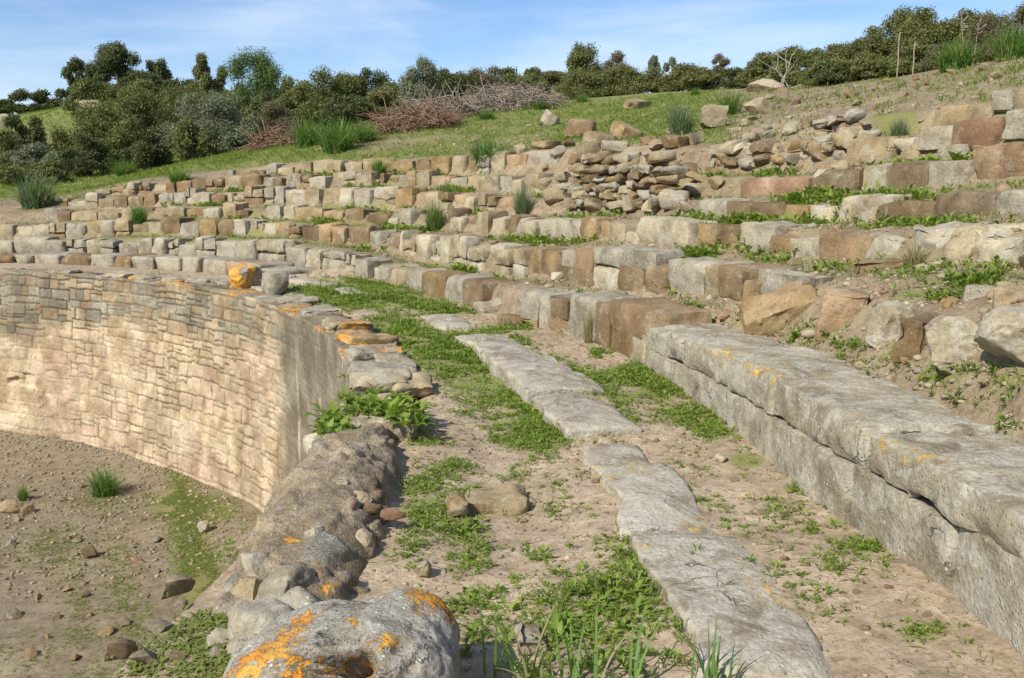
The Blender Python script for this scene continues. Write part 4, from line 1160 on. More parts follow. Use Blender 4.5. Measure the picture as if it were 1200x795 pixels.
def ell(px, py, a, b):
    """pixel ellipse -> (centre, axis vectors) on the ground"""
    c = hit_ground(px, py)
    if c is None: return None
    l, r_, t, bt = hit_ground(px - a, py), hit_ground(px + a, py), hit_ground(px, py - b), hit_ground(px, py + b)
    u = ((r_ if r_ is not None else c) - (l if l is not None else c))[:2] / 2
    dv = (t - bt)[:2] / 2 if t is not None and bt is not None else np.array([0, 0.3])
    if np.linalg.norm(dv) > 3 * max(np.linalg.norm(u), 0.2): dv *= 3 * max(np.linalg.norm(u), 0.2) / np.linalg.norm(dv)
    return c[:2], u, dv


PATCH_PASS = [(395, 340, 55, 10, 1), (450, 350, 75, 12, .9), (520, 365, 45, 8, .8), (470, 385, 45, 16, .9), (520, 412, 70, 18, 1), (565, 400, 40, 12, .7), (560, 440, 60, 20, 1), (610, 465, 45, 22, 1), (635, 500, 42, 28, 1), (590, 490, 40, 20, .6), (500, 520, 50, 12, .6), (530, 545, 40, 14, .7), (495, 600, 28, 22, .9), (490, 570, 30, 14, .6),
              (740, 437, 26, 12, .9), (770, 460, 40, 12, .9), (800, 485, 36, 14, .7), (835, 505, 34, 14, .8), (875, 540, 28, 12, .9), (700, 415, 20, 8, .6), (935, 572, 20, 9, .9), (985, 612, 26, 10, .7), (1012, 640, 34, 10, .9), (1085, 740, 50, 13, .8), (1045, 752, 40, 8, .6), (950, 625, 14, 5, .6), (812, 660, 16, 11, .9), (825, 700, 20, 14, .8), (980, 668, 15, 5, .5), (500, 360, 40, 6, .8), (600, 385, 30, 5, .6), (440, 335, 40, 5, .7), (590, 520, 40, 10, .4), (650, 570, 25, 8, .4), (600, 560, 25, 8, .4)]
PATCH_BROAD = [(440, 480, 50, 12, 1), (395, 500, 12, 12, .8), (480, 490, 20, 8, .8), (560, 645, 22, 16, .8), (560, 690, 32, 18, 1), (620, 655, 30, 10, .7), (600, 700, 45, 20, .7), (680, 690, 40, 24, .9), (735, 640, 18, 26, .9), (745, 690, 36, 22, 1), (720, 735, 45, 20, .9), (650, 745, 45, 18, .8), (760, 770, 50, 20, .8), (700, 785, 60, 14, .9), (540, 625, 25, 12, .7), (580, 745, 25, 15, .7), (615, 790, 25, 12, .5), (800, 740, 20, 14, .6),
               (1100, 443, 36, 10, 1), (1130, 437, 20, 8, .8), (960, 397, 26, 7, .9), (985, 410, 16, 6, .5), (1005, 407, 16, 6, .6), (930, 395, 10, 5, .6), (1060, 345, 26, 8, .8), (1100, 350, 30, 8, .8), (1140, 330, 40, 10, 1), (1180, 335, 20, 8, .7), (1085, 327, 16, 8, .7), (820, 362, 30, 6, .5), (790, 378, 25, 5, .4), (1175, 455, 18, 8, .7), (1180, 500, 16, 8, .7), (1145, 408, 10, 6, .8), (1040, 428, 40, 8, .5), (980, 425, 30, 8, .4), (1160, 440, 36, 14, .5), (1180, 480, 30, 20, .5), (1120, 470, 40, 12, .25), (770, 337, 25, 5, .9), (840, 335, 20, 4, .6), (905, 336, 30, 5, .5), (870, 262, 40, 5, .9), (820, 300, 24, 5, .8), (900, 306, 40, 4, .8), (1065, 232, 40, 4, .6), (930, 237, 26, 4, .9), (1000, 262, 30, 4, .4), (980, 237, 20, 4, .8), (1080, 265, 60, 3, .7), (1010, 192, 18, 4, .6), (835, 290, 20, 4, .5), (745, 218, 18, 5, .8)]
PATCH_ARENA = [(235, 595, 50, 22, 1), (200, 590, 40, 16, .8), (230, 625, 60, 28, 1), (60, 640, 60, 30, .3), (120, 590, 50, 14, .3), (40, 770, 60, 30, .25), (225, 650, 55, 28, .9), (250, 665, 30, 35, .8), (200, 690, 60, 35, .6), (230, 740, 40, 35, .7), (150, 720, 60, 30, .35), (190, 600, 30, 15, .5), (100, 760, 60, 25, .25)]


def green_field(X, Y, patches, base):
    g = base.copy()
    for q in patches:
        e = ell(*q[:4])
        if e is None: continue
        c, u, v = e
        A = np.linalg.inv(np.c_[u, v] + np.eye(2) * 1e-6)
        dx, dy = X - c[0], Y - c[1]
        a = A[0, 0] * dx + A[0, 1] * dy; b = A[1, 0] * dx + A[1, 1] * dy
        g = np.maximum(g, q[4] * 0.85 * np.exp(-(a * a + b * b) * 0.7))
    return g


gp = green_field(X_P, Y_P, PATCH_PASS + [(*q[:4], q[4] * 0.5) for q in PATCH_BROAD[:18]], np.zeros_like(X_P) + 0.2)
grid_mesh('passage_ground', X_P, Y_P, Z_P, M['passage'], gp)

TT_H, RR_H = np.meshgrid(TH_H, R_H, indexing='ij')
nzg = fbm(np.c_[X_H.ravel(), Y_H.ravel(), 0 * X_H.ravel()] * 0.35 + 8, 3).reshape(X_H.shape)
tread = RR_H < rk(6, TT_H) + 0.6
bare = sstep(-0.6, 1.2, X_H - 0.21 * Y_H + 1.6 * nzg) * (RR_H < 60)
gh = np.where(tread, 0.30 + nzg * 0.45 - 0.1 * sstep(25, 5, TT_H), np.clip(0.80 + nzg * 0.7 - bare * 0.74, 0, 1))
gh = np.where(RR_H > 45, 0.85, gh)
gh = green_field(X_H, Y_H, PATCH_BROAD[18:], gh)
gh = green_field(X_H, Y_H, [(1050, 140, 40, 14, .8), (1120, 105, 40, 10, .5), (930, 100, 40, 4, .7)], gh)
keep = R_H > 15.0
grid_mesh('hillside', X_H, Y_H, Z_H, M['hill'], gh)

TA, RA = np.meshgrid(np.arange(-180, 180.1, 0.6), np.concatenate([np.arange(0.05, 8, 0.4), np.arange(8, 12.95, 0.045)]), indexing='ij')
XA, YA = cart(RA, TA)
ZA = arena_z(XA.ravel(), YA.ravel()).reshape(XA.shape)
ga_ = green_field(XA, YA, PATCH_ARENA, np.zeros_like(XA) + 0.27)
grid_mesh('arena_floor', XA, YA, ZA, M['arena'], ga_)


# ------------------------------------------------------------------ plants
def leaves(C, Dr, Nn, Ln, Wd, droop=0.25):
    """five-vertex folded leaves. C base points, Dr directions, Nn normals"""
    S = np.cross(Dr, Nn); S /= np.maximum(np.linalg.norm(S, axis=1, keepdims=True), 1e-6)
    Ln = Ln[:, None]; Wd = Wd[:, None]
    mid = C + Dr * Ln * 0.5 + Nn * Ln * 0.06
    tip = C + Dr * Ln - Nn * Ln * droop
    V = np.stack([C, mid - S * Wd * 0.5 + Nn * Wd * 0.15, mid, mid + S * Wd * 0.5 + Nn * Wd * 0.15, tip], axis=1).reshape(-1, 3)
    b = (np.arange(len(C)) * 5)[:, None]
    T = np.concatenate([b + np.array([[0, 2, 1]]), b + np.array([[0, 3, 2]]), b + np.array([[1, 2, 4]]), b + np.array([[2, 3, 4]])], axis=0)
    return V, T


def rosettes(C, size, nl, rg, lift=(0.15, 0.9), wr=0.4, tone=None):
    n = len(C); idx = np.repeat(np.arange(n), nl)
    az = rg.uniform(0, 2 * math.pi, len(idx)); el = rg.uniform(lift[0], lift[1], len(idx))
    Dr = np.c_[np.cos(az) * np.cos(el), np.sin(az) * np.cos(el), np.sin(el)]
    Nn = np.c_[-np.cos(az) * np.sin(el), -np.sin(az) * np.sin(el), np.cos(el)]
    sz = size[idx] * rg.uniform(0.55, 1.15, len(idx))
    stem = C[idx] + Dr * (sz * rg.uniform(0.0, 0.5, len(idx)))[:, None]
    V, T = leaves(stem, Dr, Nn, sz, sz * wr * rg.uniform(0.7, 1.2, len(idx)), 0.18)
    base = rg.random(n) if tone is None else tone
    tn = np.clip(base[idx] * 0.6 + rg.random(len(idx)) * 0.4, 0, 1)
    return V, T, np.repeat(tn, 5)


def sample_patches(patches, per_m2, rg, maxn=2500, soft=1.0):
    pts = []
    for q in patches:
        e = ell(*q[:4])
        if e is None: continue
        c, u, v = e
        area = math.pi * abs(u[0] * v[1] - u[1] * v[0])
        n = int(min(max(area * per_m2 * q[4], 6), maxn))
        r = np.sqrt(rg.random(n)) * rg.uniform(0.3, 1.35, n); a = rg.uniform(0, 2 * math.pi, n)
        pts.append(c + np.outer(r * np.cos(a), u) + np.outer(r * np.sin(a), v))
    P = np.concatenate(pts)
    # clumped: thin out by noise
    k = vnoise(np.c_[P * 3.2, 0 * P[:, 0]]) * 1.2 + vnoise(np.c_[P * 9, 0 * P[:, 0]]) * 0.6 + rg.uniform(-0.5, 0.7, len(P)) > -0.1
    P = P[k]
    return np.c_[P, ground(P[:, 0], P[:, 1])]


rg = np.random.default_rng(55)
PATCH_MORE = [(620, 520, 60, 30, .6), (700, 450, 60, 25, .45), (850, 530, 60, 25, .4), (560, 680, 70, 60, .5), (680, 730, 90, 50, .45), (520, 590, 50, 40, .6), (650, 380, 60, 12, .5), (720, 500, 60, 20, .2), (930, 610, 60, 30, .3), (500, 560, 50, 30, .5), (560, 620, 60, 25, .5), (650, 600, 60, 25, .25), (820, 490, 60, 22, .6), (760, 450, 45, 20, .6), (880, 545, 30, 16, .6), (900, 590, 30, 20, .25), (1000, 650, 60, 25, .35), (1080, 745, 70, 20, .5), (600, 700, 80, 45, .35), (720, 700, 60, 50, .45), (480, 640, 25, 40, .5), (860, 680, 50, 40, .15), (560, 480, 60, 25, .5), (640, 440, 30, 20, .4)]
C_ = sample_patches(PATCH_PASS + PATCH_MORE, 1300, rg, 6000)
n = 2600; th = rg.uniform(-11, 18, n); rr = np.interp(th, KIN[:, 0], KIN[:, 1]) - 0.02 - np.abs(rg.normal(0, 0.09, n)); sw = rg.random(n) < 0.35; rr = np.where(sw, np.interp(th, KOUT[:, 0], KOUT[:, 1]) + np.abs(rg.normal(0, 0.08, n)), rr); X, Y = cart(rr, th); ok = vnoise(np.c_[X * 2.3, Y * 2.3, 0 * X + 3]) + rg.uniform(-.3, .3, n) > 0.12; C_ = np.concatenate([C_, np.c_[X, Y, ground(X, Y)][ok]])
C_ = C_[polar(C_[:, 0], C_[:, 1])[0] > 13.05]
dist = np.linalg.norm(C_[:, :2], axis=1)
V, T, tn = rosettes(C_ + [0, 0, 0.0], rg.uniform(0.014, 0.036, len(C_)) * np.clip(dist / 6, 0.9, 1.7), 7, rg, wr=0.42)
o = mesh('passage_weeds', V, T, L['weed'], attrs={'tone': tn}); tag(o, 'low green clover-like weeds carpeting the passage floor', 'weeds', kind='stuff')
C_ = sample_patches(PATCH_BROAD + [(600, 680, 90, 50, .3), (720, 710, 70, 50, .4), (660, 760, 110, 35, .5), (540, 600, 40, 30, .35)], 300, rg, 1000)
n = 9000; th = rg.uniform(-12, 75, n); kq = rg.integers(2, 7, n); rr = np.array([float(rk(k_, t_)) for k_, t_ in zip(kq, th)]) - rg.random(n) ** 1.5 * 0.42 - 0.03; X, Y = cart(rr, th)
ok = (vnoise(np.c_[X * 0.9, Y * 0.9, 0 * X + 5]) * 0.8 + vnoise(np.c_[X * 3, Y * 3, 0 * X + 9]) * 0.6 + rg.uniform(-.2, .2, n) > 0.40)
C_ = np.concatenate([C_, np.c_[X, Y, ground(X, Y)][ok]])
dist = np.linalg.norm(C_[:, :2], axis=1)
V, T, tn = rosettes(C_, rg.uniform(0.03, 0.075, len(C_)) * np.clip(dist / 6, 0.8, 1.9), 8, rg, wr=0.38, lift=(0.1, 1.1))
o = mesh('broadleaf_weeds', V, T, L['weed'], attrs={'tone': tn}); tag(o, 'leafy broad weeds sprouting between the stones and ledges', 'weeds', kind='stuff')
C_ = sample_patches(PATCH_ARENA, 1500, rg, 14000)
V, T, tn = rosettes(C_, rg.uniform(0.012, 0.03, len(C_)), 6, rg, wr=0.5, lift=(0.05, 0.6))
o = mesh('arena_weeds', V, T, L['moss'], attrs={'tone': tn}); tag(o, 'yellowish green low weeds along the arena wall foot', 'weeds', kind='stuff')

# short grass and dry straw among the weeds of the passage
C_ = sample_patches(PATCH_PASS + PATCH_MORE + PATCH_BROAD, 120, rg, 900)
V, T, tn = rosettes(C_, rg.uniform(0.03, 0.08, len(C_)) * np.clip(np.linalg.norm(C_[:, :2], axis=1) / 7, 0.8, 1.5), 7, rg, wr=0.09, lift=(0.5, 1.45))
o = mesh('passage_grass', V, T, L['sward'], attrs={'tone': tn}); tag(o, 'short fine grass mixed into the weeds of the passage and ledges', 'grass', kind='stuff')
n = 5200; th = rg.uniform(-12, 40, n); rr = 13.3 + (r1(th) + 1.2 - 13.3) * rg.random(n); X, Y = cart(rr, th)
C_ = np.c_[X, Y, ground(X, Y) + 0.004]
az = rg.uniform(0, 6.283, n); el = rg.normal(0.03, 0.09, n)
Dr = np.c_[np.cos(az) * np.cos(el), np.sin(az) * np.cos(el), np.sin(el)]; Nn = np.c_[-np.cos(az) * np.sin(el), -np.sin(az) * np.sin(el), np.cos(el)]
ln = rg.uniform(0.02, 0.10, n)
V, T = leaves(C_, Dr, Nn, ln, np.full(n, 0.0035) + 0.006 * (rg.random(n) < 0.2), 0.05)
o = mesh('dry_straw', V, T, L['blade_dry'], attrs={'tone': np.repeat(rg.random(n), 5)}); tag(o, 'dry straw and leaf litter strewn over the passage soil', 'litter', kind='stuff')

# the lush leafy clumps growing on top of the wall
for (spots, lab) in [([(412, 472), (430, 468), (452, 474), (470, 470), (485, 480), (440, 482), (462, 488), (478, 492), (425, 480)], 'lush bright green leafy clump spreading over the wall top behind the ruined stump'), ([(392, 492), (396, 505), (406, 514), (388, 500)], 'small bright leafy plant hanging at the inner edge of the wall top')]:
    pts_ = []
    for px, py in spots:
        d0 = ray(px, py); t_ = (0.10 - H) / d0[2]
        for _ in range(5): pts_.append([d0[0] * t_ + rg.normal(0, .05), d0[1] * t_ + rg.normal(0, .08), 0.05 + rg.uniform(0, .05)])
    pts_ = np.array(pts_); c0 = pts_.mean(0)
    V, T, tn = rosettes(pts_ - c0, rg.uniform(0.07, 0.13, len(pts_)), 10, rg, wr=0.5, lift=(0.1, 1.2))
    tag(mesh('leafy_plant', V, T, L['weed'], None, c0, attrs={'tone': tn * 0.9}), lab, 'leafy plant')

# sward on the slope, the treads and the far meadow
def sward(n, t0, t1, d0, d1, s0, s1):
    th = rg.uniform(t0, t1, n); rr = r1(th) + d0 + rg.random(n) * (d1 - d0)
    X, Y = cart(rr, th); gr = bil(gh, TH_H, R_H, th, rr)
    tr = rr < rk(6, th) + 0.6
    cl = vnoise(np.c_[X * 1.7, Y * 1.7, 0 * X]) * 0.35
    kk = rg.random(n) < np.where(tr, np.clip(gr * 1.6 - 0.05 + cl, 0, 1), np.clip(gr + cl, 0, 1))
    for k in range(2, 8): kk &= ~((rr > rk(k, th) - 0.03) & (rr < rk(k, th) + 0.42) & (th < ZT[k][-1, 0]))
    X, Y, tr = X[kk], Y[kk], tr[kk]
    return np.c_[X, Y, ground(X, Y)], rg.uniform(s0, s1, len(X)) * np.where(tr, 0.7, 1.0)


parts = [sward(120000, -16, 84, 0.5, 16, 0.035, 0.10), sward(40000, 72, 112, 3, 22, 0.05, 0.11), sward(30000, 76, 112, 20, 55, 0.09, 0.18)]
C_ = np.concatenate([p_[0] for p_ in parts]); sz_ = np.concatenate([p_[1] for p_ in parts])
V, T, tn = rosettes(C_, sz_, 5, rg, wr=0.2, lift=(0.2, 1.3))
o = mesh('slope_grass', V, T, L['sward'], attrs={'tone': tn}); tag(o, 'short yellow green grass growing over the slope and ledges', 'grass', kind='stuff')

# little white flowers on the first ledge at the right
pt = []
for px, py, a, b in [(1160, 470, 30, 25), (1140, 440, 25, 14), (1180, 500, 15, 20), (1020, 437, 20, 10), (1165, 420, 14, 8)]:
    for _ in range(10):
        h = hit_ground(px + rg.normal(0, a * .5), py + rg.normal(0, b * .5))
        if h is not None: pt.append(h)
C_ = np.array(pt) + np.c_[np.zeros((len(pt), 2)), rg.uniform(0.02, 0.07, len(pt))]
V, T, tn = rosettes(C_, np.full(len(C_), 0.010), 6, rg, wr=0.8, lift=(0.1, 0.5))
o = mesh('white_flowers', V, T, L['flower'], attrs={'tone': tn}); tag(o, 'tiny white flowers dotted over the first ledge at the right', 'flowers', kind='stuff')


# gravel
def gravel(name, label, P, size, seed):
    rg = np.random.default_rng(seed); V0, T0 = ico(1); n = len(P)
    S = size[:, None] * rg.uniform(0.5, 1.2, (n, 3)) * np.array([1, 1, 0.65])
    jit = 1 + 0.25 * rg.uniform(-1, 1, (n, len(V0)))
    a = rg.uniform(0, 6.28, n); ca, sa = np.cos(a), np.sin(a)
    W = V0[None] * jit[..., None] * S[:, None]
    X = W[..., 0] * ca[:, None] - W[..., 1] * sa[:, None]; Y = W[..., 0] * sa[:, None] + W[..., 1] * ca[:, None]
    V = np.stack([X, Y, W[..., 2]], -1) + P[:, None] + np.array([0, 0, 1])[None, None] * (size * 0.15)[:, None, None]
    T = (np.arange(n) * len(V0))[:, None, None] + T0[None]
    pal = np.array([TAN, PAL, GRY, (0.34, 0.25, 0.17), (0.40, 0.34, 0.25), (0.30, 0.22, 0.15), (0.46, 0.39, 0.29), (0.35, 0.25, 0.17)])
    col = pal[(rg.random(n) ** 1.2 * 8).astype(int) % 8] * rg.uniform(0.7, 1.1, (n, 1))
    o = mesh(name, V.reshape(-1, 3), T.reshape(-1, 3), M['gravel'], smooth=False, attrs={'tone': np.repeat(col, len(V0), axis=0)})
    return tag(o, label, 'gravel', kind='stuff')


n = 15000; th = rg.uniform(28, 85, n); rr = 12.5 - 7.5 * rg.random(n) ** 1.3
X, Y = cart(rr, th); k = Y < 20
gravel('arena_gravel', 'small stones and crumbs scattered over the bare arena floor', np.c_[X, Y, ground(X, Y)], 0.007 + 0.034 * rg.random(n) ** 3.5, 1)
n = 15000; th = rg.uniform(-14, 40, n) ; rr = 13.2 + (r1(th) - 13.2) * rg.random(n); X, Y = cart(rr, th)
k = Y > 1.8; X, Y = X[k], Y[k]
gravel('passage_gravel', 'tiny stones scattered over the beige soil of the passage', np.c_[X, Y, ground(X, Y)], 0.0028 + 0.016 * rg.random(len(X)) ** 5, 2)
n = 5000; th = rg.uniform(-14, 60, n); rr = r1(th) + 0.4 + 11 * rg.random(n); X, Y = cart(rr, th)
gravel('slope_gravel', 'pale stones strewn over the ledges and the bare slope', np.c_[X, Y, ground(X, Y)], 0.012 + 0.06 * rg.random(n) ** 4, 3)
n = 9000; th = rg.uniform(-13, 14, n); rr = r1(th) + 0.5 + 2.2 * rg.random(n); X, Y = cart(rr, th)
gravel('ledge_gravel', 'crumbs of stone and pebbles in the soil of the lower ledges', np.c_[X, Y, ground(X, Y)], 0.004 + 0.03 * rg.random(n) ** 4, 4)

# single fist-sized stones: copies of four pebbles
PEB = []
for i in range(5):
    P, T = rock_geo(1, rg.uniform(.7, 1), rg.uniform(.5, .8), 3000 + i, sub=3, amp=0.07)
    me = mesh('pebble', P, T, M['pebble'], sharp=35).data; PEB.append(me)
for o in [o for o in COL.objects if o.name.startswith('pebble')]: bpy.data.objects.remove(o)


def pebble(px, py, s, label, group):
    p = hit_ground(px, py)
    if p is None: return
    o = bpy.data.objects.new('pebble', random.choice(PEB)); link(o)
    o.location = p + np.array([0, 0, s * 0.25]); o.scale = (s, s, s); o.rotation_euler = (random.uniform(-.2, .2), random.uniform(-.2, .2), random.uniform(0, 6.28))
    tag(o, label, 'stone', group)


rp = np.random.default_rng(77)
for px, py in [(90, 600), (60, 625), (130, 690), (75, 690), (165, 660), (150, 640), (40, 705), (20, 660), (110, 720), (170, 705), (95, 640), (60, 745), (30, 770), (140, 770), (190, 740), (180, 675), (215, 690), (10, 640), (120, 610), (160, 615), (70, 590), (25, 615), (185, 630), (85, 770), (120, 745), (200, 770), (150, 735), (50, 670), (100, 700), (10, 720), (35, 580), (95, 575), (205, 715), (170, 780), (66, 720)]:
    pebble(px + rp.uniform(-6, 6), py + rp.uniform(-5, 5), rp.uniform(0.035, 0.085), 'small stone lying loose on the brown arena floor', 'small stones on the arena floor')
for px, py in [(620, 640), (700, 570), (680, 600), (660, 540), (560, 580), (640, 720), (760, 560), (545, 480), (720, 460), (770, 520), (930, 640), (915, 655), (1000, 700), (1040, 690), (890, 600), (1090, 720), (610, 610), (555, 720), (700, 650), (855, 560), (640, 600), (720, 520)]:
    pebble(px + rp.uniform(-6, 6), py + rp.uniform(-5, 5), rp.uniform(0.014, 0.03), 'little pebble lying on the trodden soil of the passage', 'pebbles in the passage')
for px, py in [(905, 405), (940, 408), (1000, 425), (1060, 425), (1040, 440), (1150, 455), (1120, 470), (870, 395), (1010, 335), (980, 335), (960, 340), (1060, 330), (1170, 345), (1115, 320), (1040, 350)]:
    pebble(px + rp.uniform(-6, 6), py + rp.uniform(-3, 3), rp.uniform(0.02, 0.05), 'small pale stone lying in the soil of a lower ledge', 'small stones on the lower ledges')
for px, py in [(870, 122), (900, 118), (930, 125), (960, 115), (1000, 112), (1030, 105), (1060, 112), (1090, 100), (1010, 125), (950, 132), (990, 140), (1045, 98), (1075, 95), (1085, 82), (880, 140), (920, 112), (1120, 90), (1150, 85), (760, 140), (710, 140), (620, 150), (560, 165), (1170, 95), (905, 150), (780, 125)]:
    pebble(px + rp.uniform(-6, 6), py + rp.uniform(-3, 3), rp.uniform(0.06, 0.16), 'pale stone lying on the slope above the tiers', 'stones on the upper slope')


# ------------------------------------------------------------------ grass tufts
def blades(n, h, spread, width, seed, seg=5, bend=0.55, base_r=0.2):
    rg = np.random.default_rng(seed)
    az = rg.uniform(0, 6.283, n); br = base_r * np.sqrt(rg.random(n)); ba = rg.uniform(0, 6.283, n)
    B = np.c_[br * np.cos(ba), br * np.sin(ba), np.zeros(n)] * spread
    ln = h * rg.uniform(0.55, 1.1, n); lean = rg.uniform(0.05, 1.0, n) ** 1.2 * bend + br * 0.8
    Vs, w = [], width * rg.uniform(0.6, 1.2, n)
    pos = B.copy(); ang = lean * 0.5
    side = np.c_[-np.sin(az), np.cos(az), np.zeros(n)]
    curl = lean * rg.uniform(0.6, 2.2, n)
    for i in range(seg + 1):
        t = i / seg; ww = (w * (1 - t ** 1.8) + 0.0008)[:, None]
        Vs += [pos - side * ww / 2, pos + side * ww / 2]
        d = np.c_[np.cos(az) * np.sin(ang), np.sin(az) * np.sin(ang), np.cos(ang)]
        pos = pos + d * (ln / seg)[:, None]; ang = ang + curl / seg
    V = np.stack(Vs, 1).reshape(-1, 3); k = (seg + 1) * 2
    b = (np.arange(n) * k)[:, None]
    Q = np.concatenate([b + np.array([[2 * i, 2 * i + 1, 2 * i + 3, 2 * i + 2]]) for i in range(seg)])
    tn = np.repeat(rg.random(n), k)
    return V, Q, tn


TUFT = {}
for kind, m, n in [('blade', 'blade', 260), ('grey', 'blade_grey', 280), ('dry', 'blade_dry', 160)]:
    for q in range(2):
        V, Q, tn = blades(int(n * 1.6), 1.0, 1.0, 0.026, 4000 + q + n, bend=0.95, base_r=0.3)
        o = mesh('grass_tuft', V, Q, L[m], attrs={'tone': tn}); TUFT[kind, q] = o.data; bpy.data.objects.remove(o)


def tuft(px, py, wpx, hpx, kind, label, group='grass tufts', q=None, z=None):
    p = hit_ground(px, py)
    if p is None: return
    s = p[1] / F
    o = bpy.data.objects.new('grass_tuft', TUFT[kind, (q if q is not None else random.randint(0, 1))]); link(o)
    o.location = p - np.array([0, 0, 0.03]); o.rotation_euler = (0, 0, random.uniform(0, 6.28))
    hh = hpx * s * 1.12; ww = wpx * s * 0.95
    o.scale = (ww, ww, hh)
    tag(o, label, 'grass tuft', group)


tuft(44, 243, 54, 40, 'grey', 'dense bluish grass tuft at the far left end of the tiers')
tuft(147, 206, 36, 20, 'blade', 'low green tuft at the foot of the dark green bush, above the left tiers')
tuft(210, 214, 32, 18, 'blade', 'low green tuft just above the left upper tier')
tuft(163, 261, 26, 24, 'blade', 'small tuft growing out of the left blocks of the third tier')
tuft(360, 172, 44, 34, 'blade', 'tall bright tuft, left one of a big grassy clump before the brush pile')
tuft(395, 178, 56, 40, 'blade', 'tallest tuft in the big grassy clump before the brush pile')
tuft(425, 166, 44, 26, 'blade', 'right tuft of the big grassy clump beside the reddish brush')
tuft(445, 205, 24, 22, 'blade', 'thin tuft between blocks of the sixth tier')
tuft(572, 189, 52, 28, 'blade', 'rounded green tuft on top of the sixth tier blocks')
tuft(510, 270, 30, 36, 'blade', 'green tuft rooted on the third tier left of the grey tuft')
tuft(525, 236, 18, 26, 'blade', 'slim tuft above the green third tier tuft')
tuft(612, 254, 26, 38, 'grey', 'upright greyish tuft left of the collapsed rubble wall')
tuft(798, 160, 38, 40, 'grey', 'tall greyish tuft above the rubble on the slope')
tuft(856, 135, 34, 28, 'blade', 'bright round tuft on the slope left of the big tan rock')
tuft(1053, 163, 26, 26, 'grey', 'bluish tuft behind the top blocks at the right')
tuft(1120, 82, 62, 38, 'blade', 'wide bright tuft under the right hand bushes')
tuft(1184, 70, 50, 42, 'blade', 'bright tuft at the right edge under brown scrub')
tuft(123, 580, 44, 36, 'blade', 'dark green tuft at the foot of the arena wall')
tuft(28, 587, 16, 22, 'blade', 'tiny thin tuft on the arena floor at the left')
tuft(690, 402, 18, 44, 'dry', 'dry pale grass hanging beside the brown blocks of the lowest tier')
tuft(1072, 312, 36, 32, 'dry', 'dry grass tuft before the grey block of the third tier')
tuft(570, 140, 24, 12, 'blade', 'small low green clump near the reddish brush pile')
tuft(632, 128, 22, 12, 'blade', 'small green clump at the edge of the grey brush')
tuft(682, 120, 18, 10, 'blade', 'small green clump below the clipped hedge')
tuft(815, 112, 14, 10, 'blade', 'small dark clump at the foot of the hedge right end')

# long near blades
for i, (px, py, n, h, spr, lab) in enumerate([(590, 800, 16, 0.34, 0.5, 'few long curved grass blades beside the lichened boulder'), (700, 806, 20, 0.30, 0.6, 'sparse long grass blades at the bottom edge, middle of the passage'), (835, 806, 24, 0.24, 0.35, 'broad dark grass blades at the bottom edge, left of the near kerb slab'), (648, 812, 12, 0.28, 0.4, 'thin upright blades at the bottom edge, between the other long tufts')]):
    p = hit_ground(px, py, 1.0)
    if p is None: continue
    V, Q, tn = blades(n, h, spr, 0.011, 4100 + i, seg=8, bend=0.9, base_r=0.22)
    tag(mesh('grass_tuft', V, Q, L['blade'], None, p - np.array([0, 0, .01]), attrs={'tone': tn}), lab, 'grass tuft', 'grass tufts')


# ------------------------------------------------------------------ twigs
def tube(pts, r0, r1_, sides=5):
    pts = np.asarray(pts, float); n = len(pts)
    D = np.gradient(pts, axis=0); D /= np.maximum(np.linalg.norm(D, axis=1, keepdims=True), 1e-9)
    up = np.where(np.abs(D[:, 2:3]) > 0.9, np.array([[1.0, 0, 0]]), np.array([[0, 0, 1.0]]))
    A = np.cross(D, up); A /= np.maximum(np.linalg.norm(A, axis=1, keepdims=True), 1e-9); B = np.cross(D, A)
    rr = np.linspace(r0, r1_, n)[:, None]
    V = np.stack([pts + (A * math.cos(t) + B * math.sin(t)) * rr for t in np.linspace(0, 2 * math.pi, sides, endpoint=False)], 1).reshape(-1, 3)
    Q = [[i * sides + j, i * sides + (j + 1) % sides, (i + 1) * sides + (j + 1) % sides, (i + 1) * sides + j] for i in range(n - 1) for j in range(sides)]
    return V, np.array(Q, np.int32)


class Acc:
    def __init__(s): s.V, s.Q, s.n = [], [], 0
    def add(s, V, Q): s.V.append(V); s.Q.append(Q + s.n); s.n += len(V)
    def build(s, name, mat, parent=None, loc=(0, 0, 0)): return mesh(name, np.concatenate(s.V), np.concatenate(s.Q), mat, parent, loc)


def branchy(acc, p, d, ln, r, depth, rg, sides=4, kink=0.35):
    n = 6; pts = [p]; q = np.array(p, float); dd = np.array(d, float)
    for _ in range(n):
        dd = dd + rg.normal(0, kink / n * 2, 3); dd /= np.linalg.norm(dd); q = q + dd * ln / n; pts.append(q.copy())
    acc.add(*tube(pts, r, r * 0.45, sides))
    if depth > 0:
        for _ in range(rg.integers(2, 4)):
            i = rg.integers(2, n + 1); nd = dd + rg.normal(0, 0.7, 3); nd /= np.linalg.norm(nd)
            branchy(acc, pts[i], nd, ln * rg.uniform(0.4, 0.65), r * 0.55, depth - 1, rg, sides, kink)


def twig(px, py, ln, r, mat, label, seed, dirn, depth=1, lift=0.012):
    p = hit_ground(px, py); rg = np.random.default_rng(seed); a = Acc()
    branchy(a, np.array([0, 0, lift]), np.array([*dirn, 0.06]), ln, r, depth, rg)
    o = a.build('dry_twig', M[mat], None, p)
    # lay it flat
    for v in o.data.vertices: v.co.z = lift + v.co.z * 0.25
    tag(o, label, 'twig', 'dry twigs')


